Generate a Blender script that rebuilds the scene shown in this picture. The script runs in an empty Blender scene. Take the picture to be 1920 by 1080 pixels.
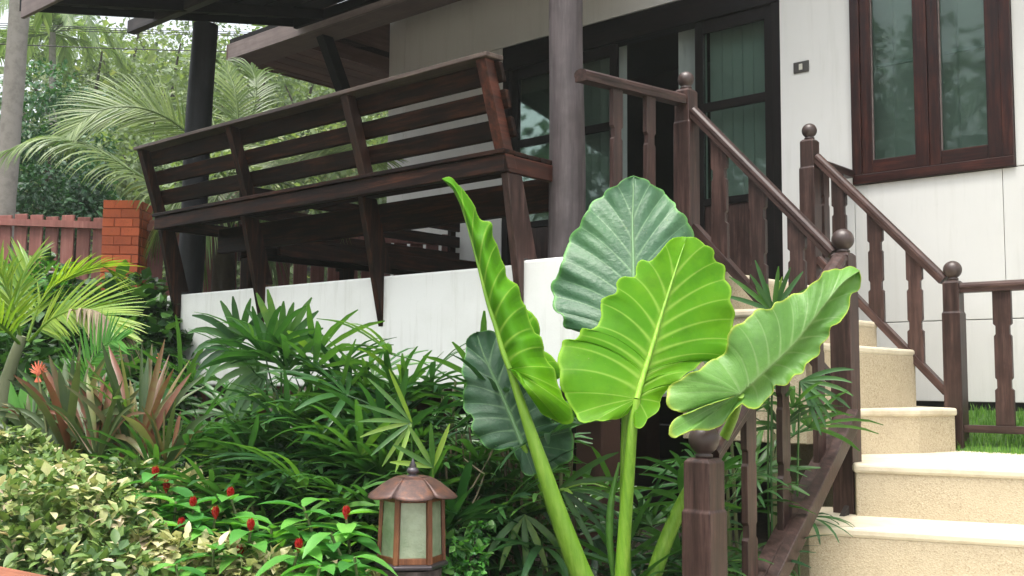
import bpy, math, random
import numpy as np
from mathutils import Vector, Matrix, Euler, noise
random.seed(7); rng = np.random.default_rng(7)
D = bpy.data
SC = bpy.context.scene
COL = SC.collection

# ------------------------------------------------------------------ camera, light, exposure
F_PX, PITCH, ROLL, EYE = 1995.0, math.atan(178/1995), 0.0085, 1.4
cam = D.cameras.new('camera'); cam.sensor_width = 36; cam.lens = F_PX/1920*36
cam.clip_start = .05; cam.clip_end = 600
camo = D.objects.new('camera', cam); COL.objects.link(camo); SC.camera = camo
_f = Vector((0, math.cos(PITCH), math.sin(PITCH))); _r0 = Vector((1, 0, 0)); _u0 = Vector((0, -math.sin(PITCH), math.cos(PITCH)))
_r = _r0*math.cos(ROLL) + _u0*math.sin(ROLL); _u = _u0*math.cos(ROLL) - _r0*math.sin(ROLL)
M = Matrix((_r, _u, -_f)).transposed().to_4x4(); M.translation = (0, 0, EYE); camo.matrix_world = M
CAM = Vector((0, 0, EYE))

SUN_EL, SUN_AZ = math.radians(75), math.radians(-150)     # azimuth of the sun measured from +Y towards +X
w = D.worlds.new('World'); SC.world = w; w.use_nodes = True
nt = w.node_tree; bg = nt.nodes['Background']; sky = nt.nodes.new('ShaderNodeTexSky')
sky.sky_type = 'NISHITA'; sky.sun_disc = False; sky.sun_elevation = SUN_EL; sky.sun_rotation = SUN_AZ
sky.air_density = 1.0; sky.dust_density = 5.0; sky.ozone_density = .7
hsv = nt.nodes.new('ShaderNodeHueSaturation'); hsv.inputs['Saturation'].default_value = .32      # overcast: an even, nearly white sky
nt.links.new(sky.outputs[0], hsv.inputs['Color']); nt.links.new(hsv.outputs[0], bg.inputs[0]); bg.inputs[1].default_value = .15
sun = D.lights.new('sun', 'SUN'); sun.energy = 1.4; sun.angle = math.radians(30); sun.color = (1, .95, .86)
suno = D.objects.new('sun', sun); COL.objects.link(suno)
sd = Vector((math.sin(SUN_AZ)*math.cos(SUN_EL), math.cos(SUN_AZ)*math.cos(SUN_EL), math.sin(SUN_EL)))
suno.rotation_euler = sd.to_track_quat('Z', 'Y').to_euler(); suno.location = (0, 0, 20)
SC.view_settings.view_transform = 'Standard'; SC.view_settings.look = 'None'
SC.view_settings.gamma = 1; SC.view_settings.exposure = 1.5
SC.render.engine = 'CYCLES'
SC.cycles.use_denoising = True; SC.cycles.max_bounces = 6; SC.cycles.transparent_max_bounces = 8
SC.cycles.diffuse_bounces = 3; SC.cycles.glossy_bounces = 3; SC.cycles.transmission_bounces = 4; SC.cycles.volume_bounces = 1

# ------------------------------------------------------------------ geometry of the place
def ray(px, py): return _f + _r*((px-960)/F_PX) + _u*((540-py)/F_PX)
def at(px, py, d): r = ray(px, py); return CAM + r*(d/r.y)               # d metres ahead
_v = ray(-1300, 700); SV = -Vector((_v.x, _v.y, 0)).normalized()         # s: along the facade, to the right
NV = Vector((-SV.y, SV.x, 0))                                            # n: into the house
ZV = Vector((0, 0, 1))
def H(s, n, z): return SV*s + NV*n + ZV*z                                # house coordinates
def s_of(p): return SV.dot(p)
def n_of(p): return NV.dot(p)
def onN(px, py, n): r = ray(px, py); return CAM + r*(n/NV.dot(r))
def onS(px, py, s): r = ray(px, py); return CAM + r*(s/SV.dot(r))
def onZ(px, py, z): r = ray(px, py); return CAM + r*((z-EYE)/r.z)

# ------------------------------------------------------------------ object helpers
def tag(o, label=None, cat=None, group=None, kind=None):
    if label: o['label'] = label
    if cat: o['category'] = cat
    if group: o['group'] = group
    if kind: o['kind'] = kind
    return o
def thing(name, label, cat, loc, group=None):
    o = D.objects.new(name, None); o.empty_display_size = .1; COL.objects.link(o); o.location = Vector(loc)
    return tag(o, label, cat, group)
def wloc(o):
    l = Vector(o.location)
    while o.parent: o = o.parent; l = l + Vector(o.location)
    return l
class MB:
    def __init__(s): s.v = []; s.f = []; s.sm = []; s.a = []
    def add(s, vs, fs, smooth=False, a=None):
        b = len(s.v); s.v += [Vector(v) for v in vs]; s.f += [tuple(b+i for i in f) for f in fs]; s.sm += [smooth]*len(fs)
        s.a += (a if a is not None else [0.0]*len(vs)); return s
    def box(s, p, x, y, z):      # centre, three half-vectors
        p, x, y, z = map(Vector, (p, x, y, z)); vs = [p+x*i+y*j+z*k for k in (-1, 1) for j in (-1, 1) for i in (-1, 1)]
        return s.add(vs, [(0, 2, 3, 1), (4, 5, 7, 6), (0, 1, 5, 4), (2, 6, 7, 3), (0, 4, 6, 2), (1, 3, 7, 5)])
    def hbox(s, s0, s1, n0, n1, z0, z1):     # box in house coordinates
        return s.box(H((s0+s1)/2, (n0+n1)/2, (z0+z1)/2), SV*(abs(s1-s0)/2), NV*(abs(n1-n0)/2), ZV*(abs(z1-z0)/2))
    def prism(s, poly, d):       # planar polygon extruded by vector d
        n = len(poly); poly = [Vector(p) for p in poly]; d = Vector(d)
        return s.add(poly+[p+d for p in poly], [tuple(range(n))[::-1], tuple(range(n, 2*n))]+[(i, (i+1) % n, n+(i+1) % n, n+i) for i in range(n)])
    def bar(s, a, b, prof, up=ZV, smooth=False):   # profile [(side, up)] swept from a to b
        a, b = Vector(a), Vector(b); t = (b-a).normalized(); x = t.cross(up).normalized(); y = x.cross(t)
        n = len(prof); vs = [p+x*q[0]+y*q[1] for p in (a, b) for q in prof]
        s.add(vs, [(i, (i+1) % n, n+(i+1) % n, n+i) for i in range(n)], smooth)
        return s.add([vs[i] for i in range(n)], [tuple(range(n))[::-1]]).add(vs[n:], [tuple(range(n))])
    def tube(s, pts, rad, k=8, smooth=True, flat=1.0, a=None, side=None):
        pts = [Vector(p) for p in pts]; n = len(pts); vs = []; x = None
        if not hasattr(rad, '__len__'): rad = [rad]*n
        for i, p in enumerate(pts):
            t = (pts[min(i+1, n-1)]-pts[max(i-1, 0)]).normalized()
            if x is None: x = t.cross(side if side else (ZV if abs(t.z) < .9 else Vector((1, 0, 0)))).normalized()
            else: x = (x - t*x.dot(t)).normalized()
            y = t.cross(x)
            vs += [p+(x*math.cos(6.28318*j/k)+y*math.sin(6.28318*j/k)*flat)*rad[i] for j in range(k)]
        fs = [(i*k+j, i*k+(j+1) % k, (i+1)*k+(j+1) % k, (i+1)*k+j) for i in range(n-1) for j in range(k)]
        s.add(vs, fs, smooth, a=None if a is None else [a]*len(vs))
        return s.add(vs[:k], [tuple(range(k))[::-1]]).add(vs[-k:], [tuple(range(k))])
    def lathe(s, c, prof, k=24, smooth=True):
        c = Vector(c); vs = [c+Vector((r*math.cos(6.28318*j/k), r*math.sin(6.28318*j/k), z)) for r, z in prof for j in range(k)]
        n = len(prof); s.add(vs, [(i*k+j, i*k+(j+1) % k, (i+1)*k+(j+1) % k, (i+1)*k+j) for i in range(n-1) for j in range(k)], smooth)
        return s.add(vs[:k], [tuple(range(k))[::-1]]).add(vs[-k:], [tuple(range(k))])
    def mesh(s, name, mat, org):
        me = D.meshes.new(name); org = Vector(org)
        me.from_pydata([tuple(v-org) for v in s.v], [], s.f); me.polygons.foreach_set('use_smooth', s.sm)
        at_ = me.attributes.new('tint', 'FLOAT', 'POINT'); at_.data.foreach_set('value', s.a)
        me.materials.append(mat); me.update(); return me
    def build(s, name, mat, parent=None, org=None, bevel=0, label=None, cat=None, group=None, kind=None):
        if org is None: org = wloc(parent) if parent else (0, 0, 0)
        o = D.objects.new(name, s.mesh(name, mat, org)); COL.objects.link(o)
        if parent: o.parent = parent; o.location = Vector(org)-wloc(parent)
        else: o.location = org
        if bevel:
            m = o.modifiers.new('bevel', 'BEVEL'); m.width = bevel; m.segments = 2; m.limit_method = 'ANGLE'
        return tag(o, label, cat, group, kind)
def inst(name, me, loc, parent=None, rot=None, scale=None):
    o = D.objects.new(name, me); COL.objects.link(o)
    loc = Vector(loc)
    if parent: o.parent = parent; loc = loc-wloc(parent)
    o.location = loc
    if rot is not None: o.rotation_euler = rot
    if scale is not None: o.scale = (scale,)*3 if not hasattr(scale, '__len__') else scale
    return o
def rot_mats(m):      # list of 3x3 numpy from a forward vector and a normal
    f, n = m; f = f/np.linalg.norm(f, axis=1, keepdims=True); x = np.cross(f, n); x /= np.linalg.norm(x, axis=1, keepdims=True)+1e-9
    z = np.cross(x, f); return np.stack([x, f, z], axis=2)
def scatter(tv, tf, P, R, S, tint):   # numpy copies of one small template -> (verts, faces, tint)
    m, k = len(P), len(tv)
    V = np.einsum('mij,kj->mki', R, tv)*S[:, None, None]+P[:, None, :]
    Fc = (np.array(tf)[None]+(np.arange(m)*k)[:, None, None]).reshape(-1, len(tf[0]))
    return V.reshape(-1, 3), Fc, np.repeat(tint, k)
def np_obj(name, parts, mat, parent=None, loc=(0, 0, 0), smooth=False, **kw):
    V = np.concatenate([p[0] for p in parts]); off = 0; FF = []; T = np.concatenate([p[2] for p in parts])
    for p in parts: FF.append(p[1]+off); off += len(p[0])
    Fa = np.concatenate(FF); k = Fa.shape[1]; me = D.meshes.new(name); loc = Vector(loc)
    V = V-np.array(loc); me.vertices.add(len(V)); me.vertices.foreach_set('co', V.ravel().astype(np.float32))
    me.loops.add(Fa.size); me.loops.foreach_set('vertex_index', Fa.ravel().astype(np.int32))
    me.polygons.add(len(Fa)); me.polygons.foreach_set('loop_start', np.arange(0, Fa.size, k, dtype=np.int32))
    me.update(calc_edges=True); me.polygons.foreach_set('use_smooth', [smooth]*len(Fa))
    a = me.attributes.new('tint', 'FLOAT', 'POINT'); a.data.foreach_set('value', T.astype(np.float32))
    me.materials.append(mat); o = D.objects.new(name, me); COL.objects.link(o)
    if parent: o.parent = parent; o.location = loc-wloc(parent)
    else: o.location = loc
    return tag(o, **kw)

# ------------------------------------------------------------------ materials
def nm(name):
    m = D.materials.new(name); m.use_nodes = True; t = m.node_tree; return m, t, t.nodes['Principled BSDF']
def ramp(t, fac, stops):
    r = t.nodes.new('ShaderNodeValToRGB'); e = r.color_ramp.elements
    while len(e) < len(stops): e.new(.5)
    for i, (p, c) in enumerate(stops): e[i].position = p; e[i].color = (*c, 1)
    t.links.new(fac, r.inputs[0]); return r.outputs[0]
def noi(t, vec, scale, detail=4, rough=.6):
    n = t.nodes.new('ShaderNodeTexNoise'); n.inputs['Scale'].default_value = scale; n.inputs['Detail'].default_value = detail
    n.inputs['Roughness'].default_value = rough; t.links.new(vec, n.inputs['Vector']); return n.outputs[0]
def pos(t): return t.nodes.new('ShaderNodeNewGeometry').outputs['Position']
def mth(t, op, a, b=None, clamp=False):
    n = t.nodes.new('ShaderNodeMath'); n.operation = op; n.use_clamp = clamp
    for i, v in enumerate((a, b)):
        if v is None: continue
        if isinstance(v, (int, float)): n.inputs[i].default_value = v
        else: t.links.new(v, n.inputs[i])
    return n.outputs[0]
def mixc(t, fac, a, b):
    n = t.nodes.new('ShaderNodeMix'); n.data_type = 'RGBA'
    for s_, v in ((n.inputs[0], fac), (n.inputs[6], a), (n.inputs[7], b)):
        if isinstance(v, tuple): s_.default_value = (*v, 1)
        elif isinstance(v, (int, float)): s_.default_value = v
        else: t.links.new(v, s_)
    return n.outputs[2]
def bump(t, h, b, strength=.3, dist=.01):
    n = t.nodes.new('ShaderNodeBump'); n.inputs['Strength'].default_value = strength; n.inputs['Distance'].default_value = dist
    t.links.new(h, n.inputs['Height']); t.links.new(n.outputs[0], b.inputs['Normal']); return n
def wood(name, axis, c0, c1, c2, rough=.55, dens=45, spec=.4, bs=.35):
    m, t, b = nm(name); P = pos(t); ax = Vector(axis).normalized()
    o1 = ax.cross(ZV if abs(ax.z) < .9 else Vector((1, 0, 0))).normalized(); o2 = ax.cross(o1)
    cx = t.nodes.new('ShaderNodeCombineXYZ')
    for i, (d, k) in enumerate(((ax, dens/14), (o1, dens), (o2, dens))):
        dn = t.nodes.new('ShaderNodeVectorMath'); dn.operation = 'DOT_PRODUCT'; dn.inputs[1].default_value = d*k
        t.links.new(P, dn.inputs[0]); t.links.new(dn.outputs['Value'], cx.inputs[i])
    g = noi(t, cx.outputs[0], 1.0, 5, .65); big = noi(t, P, 5.0, 4)
    c = ramp(t, g, [(.32, c0), (.5, c1), (.72, c2)])
    c = mixc(t, ramp(t, big, [(.42, (0, 0, 0)), (.62, (1, 1, 1))]), c, mixc(t, .5, c, c0))
    wr = noi(t, cx.outputs[0], .45, 6, .75); wear = ramp(t, wr, [(.58, (0, 0, 0)), (.72, (1, 1, 1))])
    c = mixc(t, mth(t, 'MULTIPLY', wear, .5), c, tuple(min(1, x*1.5+.008) for x in c2))
    oi = t.nodes.new('ShaderNodeObjectInfo'); hv = t.nodes.new('ShaderNodeHueSaturation'); t.links.new(c, hv.inputs['Color'])
    t.links.new(mth(t, 'ADD', mth(t, 'MULTIPLY', oi.outputs['Random'], .45), .78), hv.inputs['Value']); c = hv.outputs[0]
    t.links.new(c, b.inputs['Base Color']); b.inputs['Roughness'].default_value = rough
    b.inputs['Specular IOR Level'].default_value = spec
    t.links.new(mth(t, 'ADD', mth(t, 'MULTIPLY', g, .3), rough-.15), b.inputs['Roughness'])
    bump(t, g, b, bs, .004); return m
def paint(name, c, rough=.6, dirt=None, amt=.5, bs=.08, scale=3.0, fine=90):
    m, t, b = nm(name); P = pos(t); dirt = dirt or tuple(x*.8 for x in c)
    n1 = noi(t, P, scale, 6, .65); col = mixc(t, mth(t, 'MULTIPLY', ramp(t, n1, [(.45, (0, 0, 0)), (.75, (1, 1, 1))]), amt), c, dirt)
    if name in ('white_render', 'off_white_wall_paint'):     # rain streaks and damp specks
        mp = t.nodes.new('ShaderNodeMapping'); mp.inputs['Scale'].default_value = (9, 9, .7); t.links.new(P, mp.inputs['Vector'])
        n2 = noi(t, mp.outputs[0], 1.6, 6, .7); col = mixc(t, mth(t, 'MULTIPLY', ramp(t, n2, [(.52, (0, 0, 0)), (.74, (1, 1, 1))]), .45 if name == 'white_render' else .22), col, (.42, .42, .36))
        n3 = noi(t, P, 26, 4, .7); col = mixc(t, mth(t, 'MULTIPLY', ramp(t, n3, [(.66, (0, 0, 0)), (.8, (1, 1, 1))]), .35), col, (.40, .39, .33))
    if 'brick' in name:
        oi = t.nodes.new('ShaderNodeObjectInfo'); hv = t.nodes.new('ShaderNodeHueSaturation'); t.links.new(col, hv.inputs['Color'])
        t.links.new(mth(t, 'ADD', mth(t, 'MULTIPLY', oi.outputs['Random'], .4), .9), hv.inputs['Value']); col = hv.outputs[0]
        n4 = noi(t, P, 40, 5, .75); col = mixc(t, mth(t, 'MULTIPLY', ramp(t, n4, [(.55, (0, 0, 0)), (.75, (1, 1, 1))]), .5), col, (.12, .05, .03))
    if 'step_nosing' in name:
        n4 = noi(t, P, 1.7, 6, .75); col = mixc(t, mth(t, 'MULTIPLY', ramp(t, n4, [(.5, (0, 0, 0)), (.7, (1, 1, 1))]), .5), col, (.36, .29, .19))
    t.links.new(col, b.inputs['Base Color']); b.inputs['Roughness'].default_value = rough
    bump(t, noi(t, P, fine, 3), b, bs, .004); return m
def leafm(name, stops, rough=.42, trans=.35, tcol=None, spec=.5, bumps=0, bscale=60, veins=None, vcol=None):
    m, t, b = nm(name); A = t.nodes.new('ShaderNodeAttribute'); A.attribute_name = 'tint'
    P = pos(t); n = noi(t, P, 18, 3); f = mth(t, 'ADD', A.outputs['Fac'], mth(t, 'MULTIPLY', mth(t, 'SUBTRACT', n, .5), .35), True)
    oi = t.nodes.new('ShaderNodeObjectInfo'); f = mth(t, 'ADD', f, mth(t, 'MULTIPLY', mth(t, 'SUBTRACT', oi.outputs['Random'], .5), .25), True)
    c = ramp(t, f, stops)
    if veins:
        V = t.nodes.new('ShaderNodeAttribute'); V.attribute_name = 'vein'; c = mixc(t, V.outputs['Fac'], c, veins)
    t.links.new(c, b.inputs['Base Color']); b.inputs['Roughness'].default_value = rough; b.inputs['Specular IOR Level'].default_value = spec
    if trans:
        tr = t.nodes.new('ShaderNodeBsdfTranslucent'); mx = t.nodes.new('ShaderNodeMixShader'); mx.inputs[0].default_value = trans
        hs = t.nodes.new('ShaderNodeMix'); hs.data_type = 'RGBA'; hs.blend_type = 'MULTIPLY'; hs.inputs[0].default_value = 1
        t.links.new(c, hs.inputs[6]); hs.inputs[7].default_value = (*(tcol or (1.5, 1.6, .6)), 1)
        t.links.new(hs.outputs[2], tr.inputs[0]); t.links.new(b.outputs[0], mx.inputs[1]); t.links.new(tr.outputs[0], mx.inputs[2])
        t.links.new(mx.outputs[0], t.nodes['Material Output'].inputs[0])
    if bumps: bump(t, noi(t, P, bscale, 4), b, bumps, .006)
    return m
BRN = ((.030, .016, .012), (.062, .031, .024), (.110, .058, .044))
W = {k: wood('dark_bench_wood_'+k, ax, (.004, .002, .0015), (.014, .006, .004), (.065, .022, .010), .55, 40, .15, .5) for k, ax in (('s', SV), ('n', NV), ('z', ZV))}
RW = {k: wood('painted_rail_wood_'+k, ax, (.020, .010, .008), (.048, .025, .021), (.10, .055, .046), .42, 40, .35, .3)
      for k, ax in (('s', SV), ('n', NV), ('z', ZV), ('d', SV*.72-ZV*.7))}
FW = {k: wood('window_frame_wood_'+k, ax, (.010, .002, .002), (.030, .006, .004), (.075, .018, .009), .42, 35, .3, .2) for k, ax in (('s', SV), ('z', ZV))}
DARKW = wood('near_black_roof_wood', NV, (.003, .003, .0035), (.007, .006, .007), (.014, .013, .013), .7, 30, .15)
DOORW = {k: wood('dark_door_wood_'+k, ax, (.003, .002, .002), (.005, .003, .003), (.010, .006, .005), .5, 30, .2) for k, ax in (('s', SV), ('z', ZV))}
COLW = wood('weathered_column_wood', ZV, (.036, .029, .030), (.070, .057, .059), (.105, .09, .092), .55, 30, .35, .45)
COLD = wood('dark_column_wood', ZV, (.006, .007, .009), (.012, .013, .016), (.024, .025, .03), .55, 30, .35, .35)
SOFF = wood('brown_soffit_boards', NV, (.06, .033, .027), (.105, .06, .05), (.15, .09, .075), .6, 30)
FASC = wood('greyed_fascia_board', SV, (.10, .075, .07), (.16, .125, .115), (.22, .18, .165), .6, 22)
WHITE = paint('white_render', (.74, .75, .73), .7, (.60, .61, .57), .55, .12, 2.2)
WALLP = paint('off_white_wall_paint', (.70, .70, .67), .6, (.63, .63, .59), .5, .05, 1.6)
FENCE = wood('red_brown_fence_wood', ZV, (.16, .065, .055), (.24, .095, .08), (.30, .14, .12), .6, 30)
BRICK = paint('orange_painted_brick', (.52, .11, .04), .7, (.36, .07, .03), .7, .3, 9)
MORT = paint('orange_painted_mortar', (.34, .08, .035), .8)
BARK = paint('palm_bark', (.26, .24, .21), .85, (.13, .12, .10), .8, .8, 9, 30)
BARKD = paint('dark_bark', (.06, .045, .03), .85, (.03, .022, .015), .8, .8, 9, 40)
STEMG = paint('olive_green_stem', (.13, .16, .06), .6, (.17, .15, .08), .7, .2, 20)
SOIL = paint('dark_garden_soil', (.022, .016, .011), .95, (.045, .03, .018), .8, 1.0, 12, 40)
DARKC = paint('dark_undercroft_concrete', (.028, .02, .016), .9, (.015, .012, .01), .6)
STILT = paint('red_brown_stilt_paint', (.055, .02, .013), .7, (.03, .012, .008), .6)
BLK = paint('black_band_paint', (.008, .008, .009), .6)
PLAS = paint('dark_grey_plastic', (.06, .055, .05), .4); PLW = paint('cream_plastic', (.6, .58, .5), .35)
GLASSF = paint('grey_metal_bar', (.22, .27, .26), .4)
def mk_step():
    m, t, b = nm('cream_pebble_wash'); P = pos(t)
    v = t.nodes.new('ShaderNodeTexVoronoi'); v.inputs['Scale'].default_value = 150; t.links.new(P, v.inputs['Vector'])
    spk = ramp(t, v.outputs['Color'], [(.05, (.26, .195, .12)), (.3, (.40, .33, .22)), (.6, (.46, .39, .27)), (.95, (.54, .47, .34))])
    big = noi(t, P, 2.5, 5); c = mixc(t, ramp(t, big, [(.38, (.15, .15, .15)), (.7, (.8, .8, .8))]), spk, (.48, .41, .29)); c = mixc(t, mth(t, 'MULTIPLY', ramp(t, noi(t, P, 5.5, 6, .8), [(.52, (0, 0, 0)), (.75, (1, 1, 1))]), .45), c, (.27, .20, .12))
    nrm = t.nodes.new('ShaderNodeNewGeometry'); sx = t.nodes.new('ShaderNodeSeparateXYZ'); t.links.new(nrm.outputs['True Normal'], sx.inputs[0])
    t.links.new(c, b.inputs['Base Color']); b.inputs['Roughness'].default_value = .75
    bump(t, v.outputs['Distance'], b, .5, .004); return m
STEP = mk_step()
STEPL = paint('worn_pale_step_nosing', (.60, .54, .41), .7, (.44, .37, .26), .8, .35, 7, 160)
def mk_grass():
    m, t, b = nm('lawn_turf'); P = pos(t); c = ramp(t, noi(t, P, 45, 4, .8), [(.3, (.03, .08, .014)), (.5, (.07, .18, .02)), (.75, (.14, .26, .05))])
    t.links.new(c, b.inputs['Base Color']); b.inputs['Roughness'].default_value = .8; bump(t, noi(t, P, 120, 3), b, 1, .02); return m
TURF = mk_grass()
def mk_glass():
    m, t, b = nm('window_glass'); t.nodes.remove(b); o = t.nodes['Material Output']
    g = t.nodes.new('ShaderNodeBsdfGlossy'); g.inputs['Roughness'].default_value = .03; g.inputs[0].default_value = (.9, 1, .95, 1)
    tr = t.nodes.new('ShaderNodeBsdfTransparent'); tr.inputs[0].default_value = (.80, .86, .83, 1)
    fr = t.nodes.new('ShaderNodeFresnel'); fr.inputs[0].default_value = 1.5
    mx = t.nodes.new('ShaderNodeMixShader'); t.links.new(mth(t, 'MULTIPLY', fr.outputs[0], .75, True), mx.inputs[0])
    t.links.new(tr.outputs[0], mx.inputs[1]); t.links.new(g.outputs[0], mx.inputs[2]); t.links.new(mx.outputs[0], o.inputs[0]); return m
GLASS = mk_glass()
CURT = paint('grey_green_curtain_cloth', (.31, .36, .335), .9, (.24, .29, .265), .5, .1, 4, 200)
FROST = None
def mk_frost():
    m, t, b = nm('frosted_lamp_glass'); P = pos(t); b.inputs['Base Color'].default_value = (.26, .33, .20, 1); b.inputs['Roughness'].default_value = .16
    b.inputs['Specular IOR Level'].default_value = .7; n = noi(t, P, 130, 2, .4); bump(t, n, b, .5, .004)
    t.links.new(ramp(t, noi(t, P, 8, 3), [(.35, (.16, .22, .12)), (.65, (.34, .40, .27))]), b.inputs['Base Color']); return m
FROST = mk_frost()
def mk_rust():
    m, t, b = nm('rusted_lamp_metal'); P = pos(t); n = noi(t, P, 28, 6, .7)
    t.links.new(ramp(t, n, [(.3, (.035, .020, .018)), (.5, (.075, .038, .030)), (.7, (.16, .065, .035))]), b.inputs['Base Color'])
    b.inputs['Roughness'].default_value = .5; b.inputs['Metallic'].default_value = .25; bump(t, n, b, .4, .003); return m
RUST = mk_rust(); RUSTR = wood('rusty_lamp_bars', ZV, (.07, .025, .012), (.15, .055, .022), (.24, .10, .045), .5, 60)
METAL = paint('grey_lamp_metal', (.10, .09, .10), .35, (.07, .05, .05), .6); METAL.node_tree.nodes['Principled BSDF'].inputs['Metallic'].default_value = .6

G1 = leafm('lady_palm_leaf', [(.0, (.012, .048, .018)), (.45, (.042, .13, .032)), (.8, (.085, .20, .04)), (1, (.24, .38, .05))], .34, .3, spec=.55)
G2 = leafm('bright_areca_leaf', [(0, (.05, .12, .02)), (.5, (.12, .25, .03)), (1, (.27, .38, .05))], .4, .4)
G3 = leafm('coconut_leaf', [(0, (.07, .13, .04)), (.5, (.14, .22, .07)), (1, (.27, .36, .13))], .36, .35, (1.3, 1.4, .7), spec=.6)
G3D = leafm('dry_palm_leaf', [(0, (.12, .09, .06)), (.5, (.2, .16, .10)), (1, (.3, .25, .16))], .7, .2, (1, .9, .6))
G4 = leafm('dark_creeper_leaf', [(0, (.008, .032, .010)), (.5, (.028, .085, .024)), (1, (.10, .23, .05))], .35, .25, spec=.55)
G5 = leafm('variegated_leaf', [(0, (.05, .12, .03)), (.3, (.16, .26, .06)), (.5, (.40, .42, .17)), (.75, (.60, .55, .33)), (1, (.66, .52, .38))], .5, .3, (1.1, 1.1, .8))
G6 = leafm('ginger_leaf', [(0, (.03, .13, .03)), (.5, (.07, .25, .045)), (1, (.16, .40, .07))], .36, .3, spec=.5)
G7 = leafm('bronze_ti_leaf', [(0, (.04, .08, .03)), (.4, (.09, .14, .045)), (.6, (.12, .085, .04)), (.8, (.20, .08, .05)), (1, (.20, .24, .08))], .42, .3, (1.3, 1.1, .8))
G8 = leafm('dark_tree_leaf', [(0, (.012, .045, .018)), (.5, (.03, .10, .04)), (1, (.08, .20, .07))], .4, .2)
G9 = leafm('hazed_hillside_leaf', [(0, (.07, .11, .05)), (.5, (.13, .19, .08)), (.8, (.18, .24, .10)), (1, (.28, .29, .15))], .6, .35)  # leaf colour paled to stand in for part of the haze
GRS = leafm('grass_blade', [(0, (.05, .15, .02)), (1, (.16, .33, .05))], .5, .35)
RED = paint('red_bract', (.38, .008, .010), .35, (.3, .005, .008), .6, .3, 60)
PINK = paint('orange_pink_bract', (.62, .16, .08), .5, (.5, .08, .1), .6)

# ------------------------------------------------------------------ ground
def gz(x, y):
    t = max(0, min(1, (y-2.2)/7.3)); t = t*t*(3-2*t); z = .15+.75*t
    if y > 13: z += (y-13)*.02
    if y > 24:
        z += (min(y, 95)-24)*(.30+.10*math.sin(x*.05+1.0))*max(.35, min(1, (x+34)/26+.45))
    return z+.03*noise.noise(Vector((x*.8, y*.8, 0)))
def grid_sheet(name, xs, ys, zf, mat, **kw):
    mb = MB(); nx, ny = len(xs), len(ys)
    mb.add([(x, y, zf(x, y)) for y in ys for x in xs], [(j*nx+i, j*nx+i+1, (j+1)*nx+i+1, (j+1)*nx+i) for j in range(ny-1) for i in range(nx-1)], True)
    return mb.build(name, mat, **kw)
xs = [-150, -110, -80, -60, -45, -34, -26, -20, -15, -11, -8, -6, -4.5]+[-3.5+.35*i for i in range(24)]+[6, 8, 11, 15, 22, 34, 50, 80, 150]
ys = [-150, -90, -50, -25, -12, -6, -3, -1, 0, 1]+[1.5+.35*i for i in range(26)]+[11, 12, 13, 15, 18, 21, 24, 28, 33, 40, 48, 58, 70, 85, 105, 140, 200, 280]
grid_sheet('ground', xs, ys, gz, SOIL, kind='structure')

BOUNCE_PAVE = paint('pale_bounce_paving', (.50, .46, .38), .8, (.40, .36, .29), .6, .3, 3)  # unseen paving, added to bounce light up under the eaves
MB().add([(-12, -9, .215), (12, -9, .215), (12, 2.0, .215), (-12, 2.0, .215)], [(0, 1, 2, 3)]).build('bounce_paving', BOUNCE_PAVE, kind='structure')
# ------------------------------------------------------------------ the house
FZ = EYE+.625                                    # terrace floor level
NF = n_of(onZ(1600, 318, EYE+1.5)) if False else 7.25
NT = 4.2                                         # front face of the terrace wall
sa = lambda px, py, n: s_of(onN(px, py, n))
s_left = sa(728, 200, NF); s_d0 = sa(941, 200, NF); s_d1 = sa(1464, 250, NF)
w0, w1 = onN(1602, 348, NF), onN(1905, 312, NF)
z_win = (w0.z+w1.z)/2; s_w0, s_w1 = s_of(w0), s_of(w1); z_hd = onN(1180, 25, NF).z
print('GEO', 'z_win', w0.z, w1.z, 'hd', z_hd, 's', s_left, s_d0, s_d1, s_w0, s_w1)
house = thing('wooden_house', 'raised white-walled house with dark timber doors and windows behind the terrace', 'house', H(-3, 8, 0))
zb, zt = EYE-.10, EYE+3.75; g_ = EYE+.44
def panel(s0, s1, z0, z1, mat=WALLP):
    return MB().hbox(s0+.002, s1-.002, NF, NF+.12, z0+.003, z1-.003).build('wall_panel', mat, house, bevel=.0025)
MB().hbox(s_left-.02, 2.6, NF+.13, NF+.16, zb, zt-.01).build('wall_backing', DARKC, house) if False else None
z_wt = z_win+2.15
s_seam = sa(1889, 620, NF)
panel(s_left, s_left+.24, FZ-.05, zt); panel(s_left+.24, s_d0, FZ-.05, z_hd-.0)
panel(s_left+.24, s_d1, z_hd, zt)
panel(s_d1, s_w0, g_, zt); panel(s_d1, s_w0, zb, g_)
panel(s_w0, s_seam, g_, z_win); panel(s_w0, s_seam, zb, g_); panel(s_w0, s_w1, z_wt, zt)
panel(s_w1, s_w1+.001+max(.4, 0), z_win, z_wt) if False else None
panel(s_w1, 2.6, z_win, zt); panel(s_seam, 2.6, g_, z_win); panel(s_seam, 2.6, zb, g_)
MB().hbox(s_left, s_left+.12, NF+.125, NF+5, FZ-.05, zt).build('side_wall', WALLP, house)
MB().hbox(s_left, 2.6, NF+.02, NF+.14, zb-.22, zb).build('black_base_band', BLK, house)
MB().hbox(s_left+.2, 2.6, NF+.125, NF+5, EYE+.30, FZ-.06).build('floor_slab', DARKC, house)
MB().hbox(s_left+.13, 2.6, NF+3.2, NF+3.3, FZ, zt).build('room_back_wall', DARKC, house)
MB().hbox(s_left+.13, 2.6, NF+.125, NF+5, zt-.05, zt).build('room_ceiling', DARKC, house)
MB().hbox(2.5, 2.6, NF+.125, NF+5, zb, zt-.06).build('side_wall', WALLP, house)
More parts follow.
